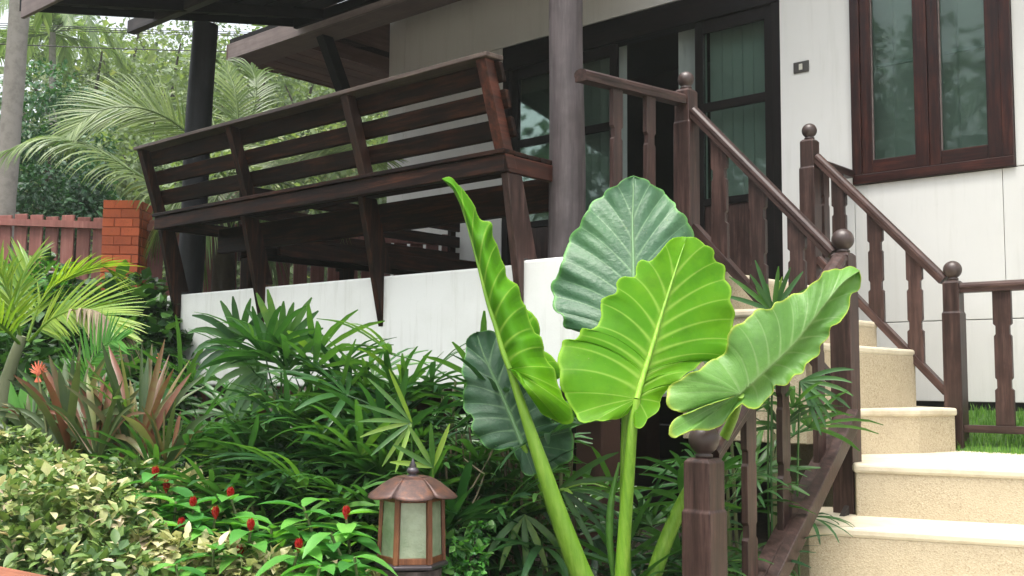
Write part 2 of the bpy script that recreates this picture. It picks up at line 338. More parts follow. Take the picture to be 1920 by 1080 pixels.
# sliding door wall
door = MB().hbox(s_d0, s_d1, NF+.002, NF+.14, z_hd-.22, z_hd-.004).build('sliding_door', DOORW['s'], house, bevel=.004)
def dz(p, py, n=NF): return onN(p, py, n).z
def dpart(name, s0, s1, z0, z1, n0, n1, mat): return MB().hbox(s0, s1, n0, n1, z0, z1).build(name, mat, door, bevel=.003)
sp = lambda px, py=250: sa(px, py, NF)
zr1 = dz(1110, 245)+.03; zg = dz(1400, 362); zd = FZ+.02
dpart('frame', s_d0, s_d0+.07, zd, z_hd-.22, NF+.01, NF+.13, DOORW['z']); dpart('frame', s_d1-.07, s_d1, zd, z_hd-.22, NF+.01, NF+.13, DOORW['z'])
dpart('threshold', s_d0+.07, s_d1-.07, zd-.03, zd+.03, NF+.012, NF+.13, DOORW['s'])
leafs = [(s_d0+.07, sp(1062)-.005, .06), (sp(1062), sp(1152), .03), (sp(1300), s_d1-.07, .03)]
for a, b, o in leafs:
    ztp = z_hd-.22
    for st, wd in ((a, .075), (b-.075, .075)): dpart('stile', st, st+wd, zd+.03, ztp, NF+o, NF+o+.04, DOORW['z'])
    for z0, z1 in ((ztp-.10, ztp), (zr1-.04, zr1+.03), (zg-.06, zg), (zd+.03, zd+.12)): dpart('rail', a+.075, b-.075, z0, z1, NF+o+.003, NF+o+.037, DOORW['s'])
    dpart('lower_panel', a+.075, b-.075, zd+.12, zg-.06, NF+o+.015, NF+o+.028, RW['z'])
    for z0, z1 in ((zg, zr1-.04), (zr1+.03, ztp-.10)): dpart('pane', a+.075, b-.075, z0, z1, NF+o+.018, NF+o+.022, GLASS)
def curtain(label, s0, s1, z0, z1, n, amp=.018, pitch=.105, group='grey green curtains behind the glass'):
    mb = MB(); k = int((s1-s0)/pitch*10); vs = []
    for i in range(k+1):
        s = s0+(s1-s0)*i/k; ph = (s-s0)/pitch+.15*math.sin(s*9); q = ph % 1.0
        nn = n+amp*2*(q if q < .9 else (1-q)*9)*(.8+.2*math.sin(s*5)); vs += [H(s, nn, z0), H(s, nn, z1)]
    mb.add(vs, [(2*i, 2*i+2, 2*i+3, 2*i+1) for i in range(k)], False)
    vs2 = [v+NV*.003 for v in vs]; mb.add(vs2, [(2*i, 2*i+1, 2*i+3, 2*i+2) for i in range(k)], False)
    return mb.build('curtain', CURT, None, org=H((s0+s1)/2, n, z0), label=label, cat='curtain', group=group)
curtain('grey green pleated curtain behind the left door panes beside the round post', s_d0+.05, sp(1148), FZ+.05, z_hd-.12, NF+.20)
curtain('narrow gathered curtain hanging in the dark doorway above the ball-topped newel', sp(1247), sp(1300), FZ+.05, z_hd-.12, NF+.20, .03, .08)
curtain('wide grey green pleated curtain behind the right door pane next to the switch', sp(1306), s_d1-.02, FZ+.05, z_hd-.12, NF+.20)
curtain('smooth dark green curtain inside the wooden casement window', s_w0+.05, s_w1-.05, z_win+.03, z_wt, NF+.21, .006, .16)
# casement window
win = MB().hbox(s_w0, s_w1, NF-.035, NF+.10, z_win, z_win+.07).build('window', FW['s'], house, bevel=.006)
def wpart(name, s0, s1, z0, z1, n0, n1, mat, bv=.004): return MB().hbox(s0, s1, n0, n1, z0, z1).build(name, mat, win, bevel=bv)
wpart('frame', s_w0, s_w0+.07, z_win+.07, z_wt, NF-.035, NF+.10, FW['z']); wpart('frame', s_w1-.07, s_w1, z_win+.07, z_wt, NF-.035, NF+.10, FW['z'])
wpart('frame', s_w0+.07, s_w1-.07, z_wt-.07, z_wt, NF-.034, NF+.10, FW['s'])
smid = sa(1742, 200, NF); zbar = dz(1680, 112)
for a, b in ((s_w0+.07, smid), (smid+.004, s_w1-.07)):
    wpart('stile', a, a+.075, z_win+.072, z_wt-.07, NF-.02, NF+.03, FW['z']); wpart('stile', b-.095, b, z_win+.072, z_wt-.07, NF-.02, NF+.03, FW['z'])
    wpart('rail', a+.075, b-.095, z_win+.072, z_win+.165, NF-.018, NF+.028, FW['s']); wpart('rail', a+.075, b-.095, z_wt-.165, z_wt-.07, NF-.018, NF+.028, FW['s'])
    wpart('bead', a+.075, a+.085, z_win+.166, z_wt-.166, NF-.012, NF+.0, FASC, .001)
    wpart('pane', a+.075, b-.095, z_win+.165, z_wt-.165, NF+.003, NF+.007, GLASS)
    wpart('glazing_bar', a+.086, b-.096, zbar-.012, zbar+.012, NF+.06, NF+.075, GLASSF, .002)
# switch
sw = onN(1503, 126, NF); ssw = s_of(sw)
swt = thing('light_switch', 'small dark rectangular switch plate with pale button on the white wall', 'light switch', H(ssw, NF, sw.z))
MB().hbox(ssw-.062, ssw+.062, NF-.012, NF-.001, sw.z-.042, sw.z+.042).build('plate', PLAS, swt, bevel=.004)
MB().hbox(ssw-.014, ssw+.014, NF-.02, NF-.0125, sw.z-.024, sw.z+.022).build('button', PLW, swt, bevel=.002)

# house eave (soffit of separate boards, fascia)
_e = onN(427, 112, 5.90); s_e = s_of(_e); z_e = _e.z; print('EAVE', s_e, z_e-EYE)
roof = MB().hbox(s_e-.02, s_left, 5.93, 13, z_e+.16, z_e+.22).build('roof', DARKW, house)
sl_r = (zt-z_e-.05)/(NF-5.93)
MB().prism([H(s_left, 5.93, z_e+.12), H(s_left, 8.5, z_e+.12+2.57*sl_r), H(s_left, 8.5, z_e+.18+2.57*sl_r), H(s_left, 5.93, z_e+.18)], SV*(-4.6-s_left)).build('roof_slope', DARKW, roof)
MB().prism([H(-4.6, 6.45, zt+.0), H(-4.6, 8.5, zt+.7), H(-4.6, 8.5, zt+.78), H(-4.6, 6.45, zt+.08)], SV*8.6).build('roof_slope', DARKW, roof)
MB().hbox(-4.6, 4, NF+.01, NF+.11, zt-.01, zt+.35).build('wall_plate', WALLP, roof)
MB().prism([H(s_left+.001, 6.0, z_e+.09+.07*sl_r), H(s_left+.001, NF-.002, z_e+.09+(NF-5.93)*sl_r), H(s_left+.001, NF-.002, z_e+.115+(NF-5.93)*sl_r), H(s_left+.001, 6.0, z_e+.115+.07*sl_r)], SV*(-4.61-s_left)).build('soffit_board', SOFF, roof)
MB().hbox(s_e, -4.6, 5.90, 5.93, z_e, z_e+.16).build('fascia', FASC, roof, bevel=.004)
MB().hbox(s_e-.03, s_e, 5.90, 13, z_e, z_e+.16).build('fascia', SOFF, roof, bevel=.004)
MB().hbox(s_e, -4.6, 5.93, 6.22, z_e+.0, z_e+.03).build('eave_board', wood('eave_board_wood', SV, (.07, .047, .042), (.10, .07, .062), (.13, .095, .085), .6, 25), roof)
k = 0; s = s_e
while s < s_left-.01:
    MB().hbox(s+.003, min(s+.095, s_left)-.003, 6.225, 12.8, z_e+.012+.003*(k % 2), z_e+.03).build('soffit_board', SOFF, roof); s += .095; k += 1
MB().hbox(s_left-.02, s_left, 6.22, 12.8, z_e+.03, zt).build('gable_board', SOFF, roof)
MB().bar(onN(604, 57, 6.05), onN(672, 250, 6.6), [(-.055, -.05), (.055, -.05), (.055, .05), (-.055, .05)], up=NV).build('eave_strut', DARKW, house)

# terrace: slab, rendered front wall, posts, roof
terr = thing('terrace', 'raised covered terrace with white rendered front wall and pitched timber roof', 'terrace', H(-5, 5.5, 0))
pL = onN(312, 560, NT); pR = onN(1052, 480, NT); s_tl = s_of(pL); s_tr = -3.24; zwb = EYE-.035
print('TERR', s_tl, s_of(pR), pL.z, pR.z, FZ)
s_j = sa(989, 550, NT)
MB().hbox(s_tl, s_j, NT, NT+.14, zwb, FZ).build('front_wall', WHITE, terr, bevel=.012)
MB().hbox(s_j-.012, s_tr+.05, NT-.045, NT+.14, zwb, FZ+.012).build('front_wall', WHITE, terr, bevel=.014)
MB().hbox(s_tl, s_tl+.14, NT+.141, NF, zwb, FZ).build('side_wall', WHITE, terr, bevel=.01)
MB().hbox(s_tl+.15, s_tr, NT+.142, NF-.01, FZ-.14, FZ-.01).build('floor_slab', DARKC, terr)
for s, n in ((-6.6, 4.5), (-5.1, 4.55), (-3.75, 4.55), (-3.38, 4.5), (-4.4, 6.4), (-6.6, 6.4), (-3.2, 6.4)):
    mb = MB(); mb.hbox(s-.085, s+.085, n-.085, n+.085, .2, FZ-.142); mb.build('stilt', STILT, terr, bevel=.01)
MB().hbox(-7.1, -1.6, 7.0, 7.1, .2, zb-.22).build('added_dark_wall', DARKC, terr)  # dark wall added to stop light leaking in, so the undercroft stays black
MB().hbox(-2.5, 2.6, 7.12, 7.24, .6, zb-.225).build('added_dark_wall', BLK, terr)
def round_post(px, py, label, mat, r0, r1, ztop, lean=(0, 0)):
    b = onN(px, py, NT+.26); b.z = FZ-.01; o = b.copy(); mb = MB(); pts = []; rr = []
    for i in range(15):
        t = i/14; z = FZ-.01+(ztop-FZ)*t
        pts.append(Vector((b.x+lean[0]*t+.006*math.sin(t*7), b.y+lean[1]*t, z))); rr.append((r0+(r1-r0)*t)*(1+.02*math.sin(t*11+px)))
    mb.tube(pts, rr, 22); return mb.build('round_post', mat, None, org=o, label=label, cat='post', group='round timber posts holding the terrace roof')
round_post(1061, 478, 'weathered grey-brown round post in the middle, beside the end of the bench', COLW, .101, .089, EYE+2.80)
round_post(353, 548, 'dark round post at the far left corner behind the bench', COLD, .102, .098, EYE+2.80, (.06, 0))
# terrace roof, rising towards the house
s_r0 = -7.9; _a = onS(14, 35, s_r0); _b = onS(566, 60, s_r0); slope = (_b.z-_a.z)/(n_of(_b)-n_of(_a)); zf0 = _a.z+.07+(3.38-n_of(_a))*slope
print('TROOF', n_of(_a), _a.z-EYE, n_of(_b), _b.z-EYE, slope); NB = min(5.86, n_of(_b)); _c = onN(245, 64, NT+.26); zmb = _c.z; s_mb = s_of(_c)
def zr(n): return zf0+(n-3.38)*slope
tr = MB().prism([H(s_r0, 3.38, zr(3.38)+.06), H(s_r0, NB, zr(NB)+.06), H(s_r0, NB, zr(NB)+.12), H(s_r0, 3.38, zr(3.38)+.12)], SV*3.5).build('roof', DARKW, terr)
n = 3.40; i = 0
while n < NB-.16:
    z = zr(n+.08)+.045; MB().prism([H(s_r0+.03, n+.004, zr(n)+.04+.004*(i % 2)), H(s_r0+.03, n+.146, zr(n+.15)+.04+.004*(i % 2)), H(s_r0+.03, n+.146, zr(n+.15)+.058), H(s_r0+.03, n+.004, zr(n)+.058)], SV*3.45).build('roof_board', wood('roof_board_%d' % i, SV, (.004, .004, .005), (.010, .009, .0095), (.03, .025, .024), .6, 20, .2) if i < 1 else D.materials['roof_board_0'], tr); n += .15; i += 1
MB().hbox(s_r0, s_r0+3.5, 3.345, 3.375, zr(3.38)-.07, zr(3.38)+.13).build('fascia', FASC, tr, bevel=.003)
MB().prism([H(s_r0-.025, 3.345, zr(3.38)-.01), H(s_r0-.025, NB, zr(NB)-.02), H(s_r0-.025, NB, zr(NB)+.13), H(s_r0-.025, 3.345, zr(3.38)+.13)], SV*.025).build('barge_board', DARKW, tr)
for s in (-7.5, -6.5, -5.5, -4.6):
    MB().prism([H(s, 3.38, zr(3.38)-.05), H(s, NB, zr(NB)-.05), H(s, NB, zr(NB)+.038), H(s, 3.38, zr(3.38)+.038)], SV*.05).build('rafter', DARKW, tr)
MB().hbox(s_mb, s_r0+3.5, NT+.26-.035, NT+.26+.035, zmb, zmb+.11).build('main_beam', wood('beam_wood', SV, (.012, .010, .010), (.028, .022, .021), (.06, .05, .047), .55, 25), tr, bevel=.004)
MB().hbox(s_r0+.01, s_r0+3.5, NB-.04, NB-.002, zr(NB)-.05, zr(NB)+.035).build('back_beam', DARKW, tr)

# ------------------------------------------------------------------ benches
def bench_frame(): pass
bo = onN(700, 400, 3.98)
bench = thing('slatted_bench', 'long dark slatted timber bench overhanging the white terrace wall', 'bench', H(-5.5, NT, FZ))
nb = NT-.22; sL = sa(289, 415, nb); sR = sa(945, 300, nb); zs1 = (onN(945, 277, nb).z+onN(288, 402, nb).z)/2; zs0 = zs1-.115
print('BENCH', sL, sR, zs1-EYE)
MB().hbox(sL, sR, nb, nb+.035, zs0, zs1-.026).build('front_beam', W['s'], bench, bevel=.004)
MB().hbox(sL+.02, sR-.02, 4.5, 4.55, FZ+.33, zs0+.06).build('back_beam', W['s'], bench, bevel=.004)
for i in range(5):
    a = nb-.02+.004+i*.104; MB().hbox(sL-.01, sR-(.0 if i else -.01), a, a+.094, zs1-.024, zs1+.003*math.sin(i*3)).build('seat_slat', W['s'], bench, bevel=.004)
RE = wood('red_end_board_wood', NV, (.018, .006, .004), (.055, .016, .009), (.12, .033, .017), .45, 30)
RE2 = wood('reddish_post_wood', ZV, (.012, .006, .005), (.028, .012, .008), (.06, .022, .013), .45, 30)
MB().hbox(sR-.034, sR+.002, nb+.037, 4.62, zs0-.0, zs1-.027).build('end_board', RE, bench, bevel=.004, label='reddish end board under the seat')
MB().hbox(sL, sL+.03, nb+.037, 4.62, zs0, zs1-.027).build('end_board', W['n'], bench, bevel=.004)
# backrest, leaning outwards
ztop = EYE+1.635
p1 = onN(912, 88, nb-.14); lean = -.15
def back(s, t, off=0):   # t 0 seat level .. 1 top; off: inwards
    return H(s, nb+lean*t+off, zs1+(ztop-zs1)*t)
posts = [sa(293, 405, nb), sa(455, 375, nb-.02), sa(672, 320, nb-.03), sR-.03]
for i, s in enumerate(posts):
    wdt = .03 if i < 3 else .034
    q = [back(s-wdt, -.22, -.004), back(s-wdt, 1.0, -.004), back(s-wdt, 1.0, .062), back(s-wdt, -.22, .066)]
    MB().prism(q, SV*2*wdt).build('back_post', RE if i == 3 else (RE2 if i == 2 else W['z']), bench, bevel=.003)
for t0, t1 in ((.765, .985), (.47, .68), (.155, .375)):
    q = [back(sL+.0, t0, .064), back(sL, t1, .064), back(sL, t1, .092), back(sL, t0, .092)]
    MB().prism(q, SV*(sR-sL+.035)).build('back_slat', W['s'], bench, bevel=.005)
tp = back(sL-.02, 1.0, .02)
MB().prism([tp-NV*.045, tp-NV*.045+ZV*.024, tp+NV*.085+ZV*.03, tp+NV*.085+ZV*.004], SV*(sR-sL+.05)).build('top_rail', wood('weathered_top_rail', SV, (.05, .035, .03), (.10, .07, .055), (.17, .13, .11), .5, 35, .4, .6), bench, bevel=.004)
for px, py in ((335, 620), (492, 615), (714, 610), (987, 572)):
    s = sa(px, py, NT)
    zt_ = zs0-.002; q = [H(s-.022, NT-.001-(.046 if px > 900 else 0), FZ-.30), H(s-.022, nb+.036, zt_), H(s-.022, nb+.15, zt_), H(s-.022, NT+.06, FZ+.02), H(s-.022, NT-.001-(.046 if px > 900 else 0), FZ+.02)]
    MB().prism(q, SV*.045).build('tapered_bracket', RW['z'] if px > 900 else W['z'], bench, bevel=.003)
# second bench inside, at right angles
sb = sa(838, 470, NF-.35); sb = -7.0
b2 = thing('slatted_bench', 'second dark slatted bench at the far end of the terrace, seen under the first', 'bench', H(sb, 6, FZ), 'dark slatted terrace benches')
bench['group'] = 'dark slatted terrace benches'
n0, n1 = NT+.5, NF-.12
MB().hbox(sb, sb+.04, n0, n1, FZ+.32, FZ+.44).build('front_beam', W['n'], b2, bevel=.004)
for i in range(5): MB().hbox(sb+.045+i*.1, sb+.135+i*.1, n0, n1, FZ+.42, FZ+.445).build('seat_slat', W['n'], b2, bevel=.004)
MB().hbox(sb+.5, sb+.54, n0, n1, FZ+.30, FZ+.418).build('back_beam', W['n'], b2)
for t0, t1 in ((.49, .59), (.64, .74), (.79, .89)): MB().hbox(sb-.01, sb+.015, n0, n1, FZ+t0, FZ+t1).build('back_slat', W['n'], b2, bevel=.004)
for n in (n0+.03, 5.7, n1-.1):
    MB().hbox(sb-.05, sb-.012, n, n+.07, FZ+.3, FZ+.9).build('back_post', W['z'], b2)
    MB().prism([H(sb, n, FZ-.01), H(sb+.09, n, FZ-.01), H(sb+.13, n, FZ+.32), H(sb+.0, n, FZ+.32)], NV*.06).build('leg', W['z'], b2)

# ------------------------------------------------------------------ railings
nA = onZ(1287, 195, EYE+1.575)
A = at(1287, 300, 5.96); B = at(1583, 600, 5.347); C = at(1520, 400, 7.03); Dp = at(1790, 650, 6.417); E = at(1321, 1000, 4.05)
def flatp(p): return Vector((p.x, p.y, 0))
A, B, C, Dp, E = map(flatp, (A, B, C, Dp, E))
hz = dict(A=onN(1287, 168, n_of(A)).z, B=at(1583, 474, B.y).z, C=at(1519, 262, C.y).z, D=at(1787, 526, Dp.y).z, E=at(1321, 858, E.y).z)
hz['A'] = at(1287, 168, A.y).z
print('RAIL', [round(v-EYE, 3) for v in hz.values()], [(round(s_of(p), 2), round(n_of(p), 2)) for p in (A, B, C, Dp, E)])
def square(c, h, ax=SV, ay=NV): return [c+ax*(h*i)+ay*(h*j) for i, j in ((-1, -1), (1, -1), (1, 1), (-1, 1))]
def loft(mb, c, prof, ax=SV, ay=NV):        # square loft [(halfwidth, z)]
    vs = []
    for h, z in prof: vs += [q+ZV*z for q in square(c, h, ax, ay)]
    n = len(prof); fs = [(i*4+j, i*4+(j+1) % 4, (i+1)*4+(j+1) % 4, (i+1)*4+j) for i in range(n-1) for j in range(4)]
    mb.add(vs, fs+[(3, 2, 1, 0), tuple(range(4*n-4, 4*n))]); return mb
def newel(c, ztop_, zbot, parent, br, ax=SV, ay=NV, hw=.054):
    mb = MB(); loft(mb, c, [(hw, zbot), (hw, ztop_-.20), (hw-.006, ztop_-.19), (hw-.006, ztop_-.015), (hw-.02, ztop_)], ax, ay)
    p = mb.build('newel_post', RW['z'], parent, bevel=.004)
    pr = [(.03, 0), (.034, .004), (.034, .012), (.026, .016)]+[(br*math.sin(a), .014+br*.93-br*math.cos(a)) for a in [0.55+i*(math.pi-.56)/12 for i in range(13)]]
    MB().lathe(c+ZV*ztop_, pr).build('ball_finial', BALL, p); return p
BALL = paint('brown_ball_paint', (.05, .032, .028), .4, (.05, .033, .03), .6, .1, 20)
RP = [(-.036, -.03), (-.036, -.008), (-.040, .0), (-.038, .016), (-.026, .028), (0, .033), (.026, .028), (.038, .016), (.040, 0), (.036, -.008), (.036, -.03)]
def hrail(a, b, parent, mat, name='handrail', prof=RP): return MB().bar(a, b, prof).build(name, mat, parent, bevel=.002)
BP = [(-.032, -.022), (-.032, .022), (.032, .022), (.032, -.022)]
def bal_poly(c, z0, z1, half, slant, d):   # notched flat baluster outline, top and bottom cut along the rail
    h = half; L = z1-z0; nt_ = .013
    a0, a1 = z0+.30*L-.03, z0+.30*L+.03; b0, b1 = z1-.30*L-.03, z1-.30*L+.03
    pts = [(-h, z0-slant*h), (-h, a0), (-h+nt_, a0+.012), (-h+nt_, a1), (-h+.003, a1+.012), (-h+.003, b0), (-h+nt_, b0+.012), (-h+nt_, b1), (-h, b1+.012), (-h, z1-slant*h)]
    pts += [(h, z1+slant*h), (h, b1+.012), (h-nt_, b1), (h-nt_, b0+.012), (h-.003, b0), (h-.003, a1+.012), (h-nt_, a1), (h-nt_, a0+.012), (h, a0), (h, z0+slant*h)]
    return [c+d*x+ZV*z for x, z in pts]
def railing(name, a, b, za, zb_, sep, ts, parent, mat, hw=.045, bot=True, mb_=None):
    d = (b-a); L = d.length; d = d/L; sl = (zb_-za)/L; ta, tb = .05, L-.05
    if a is ENDC: ta = -.0
    P = lambda t, o=0: a+d*t+ZV*(za+sl*t+o)
    hrail(P(ta), P(tb), parent, mat)
    if bot: hrail(P(ta+.0, -sep), P(tb, -sep), parent, mat, 'bottom_rail', BP)
    x = d.cross(ZV)
    for t in ts:
        c = a+d*t; zc = za+sl*t
        MB().prism([p-x*.014 for p in bal_poly(c, zc-sep+.022, zc-.028, hw, sl, d)], x*.028).build('baluster', RW['z'], parent, bevel=.002)
ENDC = flatp(at(1088, 140, 5.25)); WALLC = H(s_of(C), NF, 0)
grp = 'brown timber stair railings with ball-topped posts'
rl = thing('stair_railing', 'left brown railing running from the round post down beside the big-leaved plant', 'railing', B, grp)
rr_ = thing('stair_railing', 'right brown railing running from the window down to the right edge', 'railing', Dp, grp)
zBt = EYE-.64; newel(A, hz['A'], FZ-.3, rl, .047); newel(B, hz['B'], zBt, rl, .056)
xe = (B-E).normalized(); newel(E, hz['E'], 0, rl, .058, hw=.062)
newel(C, hz['C'], FZ-.4, rr_, .05); newel(Dp, hz['D'], EYE-.375, rr_, .055)
zAr = hz['A']-.085
zE = at(1083, 130, ENDC.y).z
railing('x', ENDC, A, zE-.03, zAr+.02, .86, [.0+.30, .60], rl, RW['n'], .042)
def tpx(a, b, px):      # parameter along a->b where the picture column is px
    d = (b-a).normalized(); r = ray(px, 600); r = Vector((r.x, r.y, 0)); return (a.x*r.y-a.y*r.x)/(d.y*r.x-d.x*r.y)
zB = hz['B']-.055
railing('x', A, B, zAr, zB, .66, [tpx(A, B, p) for p in (1352, 1424, 1497)], rl, RW['d'], .05)
zE_ = hz['E']-.02
railing('x', E, B, zE_, hz['B']-.01, .79, [tpx(E, B, p) for p in (1401, 1466, 1533)], rl, RW['d'], .05)
# plank that carries the lower balusters
dE = (B-E).normalized(); xE = dE.cross(ZV); pe = E+dE*.05; pb = B-dE*.06; dzE = (hz['B']-.01-zE_)
MB().bar(pe+ZV*(zE_-.79-.0)+xE*.052, pb+ZV*(zE_+dzE-.80)+xE*.052, [(-.02, -.05), (-.02, .03), (.035, .03), (.035, -.05)]).build('string_board', RW['d'], rl, bevel=.004)
railing('x', C, Dp, hz['C']-.075, hz['D']-.05, .68, [tpx(C, Dp, p) for p in (1578, 1645, 1717)], rr_, RW['d'], .05)
railing('x', C, WALLC, hz['C']-.14, hz['C']-.14, .8, [.22, .45], rr_, RW['n'], .045)
ED = Dp+SV*1.6
railing('x', Dp, ED, at(1812, 541, Dp.y).z, at(1812, 541, Dp.y).z, .84, [tpx(Dp, ED, 1880), .75, 1.15], rr_, RW['s'], .052)

# ------------------------------------------------------------------ stairs
st = thing('curved_staircase', 'cream pebble-finished steps turning up to the terrace', 'stairs', (2.3, 5, 0))
def step(poly, z1, z0, nose_edges, rim=.0):
    poly = [Vector((x, y, 0)) for x, y in poly]
    s_ = MB().prism([p+ZV*z0 for p in poly], ZV*(z1-z0-.04)).build('step', STEP, st, bevel=.006)
    c = sum(poly, Vector())/len(poly)
    up = [p+(p-c).normalized()*.014 for p in poly]
    MB().prism([p+ZV*(z1-.045) for p in up], ZV*.045).build('tread', STEPL, s_, bevel=.014); return s_
Z = [EYE+.125-.25*i for i in range(8)]
def rnd(pts): return [(float(a), float(b)) for a, b in pts]
F0 = Vector((.917, -.398)); Q = Vector((.398, .917))
def ln(p, t): return (p[0]+F0.x*t, p[1]+F0.y*t)
lx = (-.585, -.81)
def left(y): return None
p3 = (1.675, 5.22); p2 = (1.345, 4.87); p1 = (1.06, 4.50); p0 = (.80, 4.12)
step([p0, ln(p0, 2.9), (4.3, 4.4), (4.3, 5.0), (1.2, 5.2)], Z[5], 0, 0)
step([p1, ln(p1, 2.9), (4.3, 4.6), (4.2, 5.2), (1.45, 5.4)], Z[4], 0, 0)
step([p2, ln(p2, 2.6), (3.9, 4.9), (3.8, 5.5), (1.5, 5.6), (1.28, 5.3)], Z[3], 0, 0)
g3 = Dp+Vector((.05, -.06, 0)); g4 = Dp+SV*.9+NV*-.12
step([p3, ln(p3, 1.2), ln(p3, 2.2), (g4.x, g4.y), (g3.x, g3.y), (2.6, 6.9), (1.72, 6.3), (1.74, 5.5)], Z[2], .3, 0)
q4 = [(1.93, 5.90), (2.30, 6.04), (2.60, 6.27), (2.62, 6.4), (2.6, 7.0), (2.3, 7.2), (1.8, 6.9), (1.70, 6.0), (1.74, 5.72)]
step(q4, Z[1], .5, 0)
q5 = [(2.03, 6.38), (2.2, 6.46), (2.38, 6.60), (2.47, 6.70), (2.50, 6.82), (2.44, 7.0), (2.2, 7.2), (1.75, 6.95), (1.62, 6.2), (1.72, 6.02)]
step(q5, Z[0], .7, 0)
for i, (s0, s1) in enumerate(((-3.24, -2.98), (-2.98, -2.74), (-2.74, -2.5))):
    z = FZ-.25*i-.25*(i > 0)*0 - (.12 if i else 0)
    z = [FZ-.004, FZ-.22, FZ-.40][i]
    q = [H(s0, n_of(A)-.02, 0), H(s1, n_of(A)-.02, 0), H(s1, n_of(C), 0), H(s0, n_of(C), 0)]
    step([(v.x, v.y) for v in q], z, EYE-.3, 0)
MB().hbox(s_tr+.0, -3.245, n_of(A), NF-.02, EYE-.1, FZ-.01).build('landing_block', STEP, st) if False else None

# brown side panel under the lower flight
sp_ = [(E+(B-E)*t+Vector((.02, .0, 0)), z) for t, z in ((.1, .05), (.93, .05), (.93, .82), (.72, .62), (.45, .36), (.1, .1))]
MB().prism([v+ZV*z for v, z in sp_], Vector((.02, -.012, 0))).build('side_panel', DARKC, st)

# lawn on the right
def lz(x, y):
    p = Vector((x, y, 0)); n = n_of(p); return EYE-.52+max(0, (n-6.0))*.30+.01*noise.noise(p*3)
mb = MB(); nx, ny = 24, 16; vs = []
for j in range(ny+1):
    for i in range(nx+1):
        s = -2.5+i*7.0/nx; n = 5.6+j*1.62/ny; p = H(s, n, 0); vs.append((p.x, p.y, lz(p.x, p.y)))
mb.add(vs, [(j*(nx+1)+i, j*(nx+1)+i+1, (j+1)*(nx+1)+i+1, (j+1)*(nx+1)+i) for j in range(ny) for i in range(nx)], True)
mb.build('lawn', TURF, kind='structure')
bt = np.array([(-.003, 0, 0), (.003, 0, 0), (.002, .003, .03), (0, .012, .05)]); m = 9000
ss = rng.uniform(-2.5, -.6, m); nn = rng.uniform(5.7, 7.2, m); P = np.array([tuple(H(a, b, 0)) for a, b in zip(ss, nn)]); P[:, 2] = [lz(x, y) for x, y in P[:, :2]]
an = rng.uniform(0, 6.28, m); R = np.zeros((m, 3, 3)); R[:, 0, 0] = np.cos(an); R[:, 0, 1] = -np.sin(an); R[:, 1, 0] = np.sin(an); R[:, 1, 1] = np.cos(an); R[:, 2, 2] = 1
np_obj('grass', [scatter(bt, [(0, 1, 2, 3)], P, R, rng.uniform(.6, 1.2, m), rng.uniform(0, 1, m))], GRS, kind='stuff')

# ------------------------------------------------------------------ fence and pillar
def fence(p0, p1, label, gate=None):
    d = p1-p0; d.z = 0; L = d.length; d.normalize(); x = d.cross(ZV); t = thing('board_fence', label, 'fence', Vector((p0.x, p0.y, gz(p0.x, p0.y))), 'red-brown board fences')
    n = int(L/.157); me = None
    for i in range(n):
        c = p0+d*(.157*i+.08); zt_ = p0.z+(p1.z-p0.z)*i/n+.01*math.sin(i*2.3)
        MB().box(Vector((c.x, c.y, (zt_+.5)/2)), d*.062, x*.011, ZV*((zt_-.5)/2)).build('board', FENCE, t, bevel=.004)
    for dz_, xx in ((-.07, -.03), (-1.0, .03)):
        MB().bar(p0+ZV*dz_+x*xx*-1, p1+ZV*dz_+x*xx*-1, [(-.018, -.03), (-.018, .03), (.018, .03), (.018, -.03)]).build('rail', FENCE, t)
    return t
fence(at(-60, 400, 9.5), at(206, 409, 9.2), 'red-brown board fence left of the orange brick pillar')
fence(at(276, 412, 9.15), at(900, 445, 10.3), 'red-brown board fence seen under the bench, right of the brick pillar')
pl = at(241, 380, 9.1); ph = .16
pil = thing('brick_pillar', 'orange painted brick fence pillar beyond the bench', 'pillar', Vector((pl.x, pl.y, gz(pl.x, pl.y))))
MB().box(Vector((pl.x, pl.y, (pl.z+.4)/2-.01)), Vector((ph-.008, 0, 0)), Vector((0, ph-.008, 0)), ZV*((pl.z-.4)/2-.01)).build('core', MORT, pil)
zz = pl.z-.078; r = 0
def brk(c, hx, hy): MB().box(c+Vector((0, 0, .037)), Vector((hx-.003, 0, 0)), Vector((0, hy-.003, 0)), ZV*.0345).build('brick', BRICK, pil, bevel=.003)
while zz > .9:
    w2 = ph
    for sy in (-1,):
        cuts = [-w2, 0, w2] if r % 2 else [-w2, -w2*.35, w2*.62, w2]
        for a, b in zip(cuts, cuts[1:]): brk(Vector((pl.x+(a+b)/2+.002*math.sin(r*5+a*30), pl.y-ph+.03+.002*math.sin(r*7), zz)), (b-a)/2, .033)
    for a, b in ((-ph+.07, .04), (.04, ph)): brk(Vector((pl.x+ph-.03, pl.y+(a+b)/2, zz)), .033, (b-a)/2)
    zz -= .078; r += 1

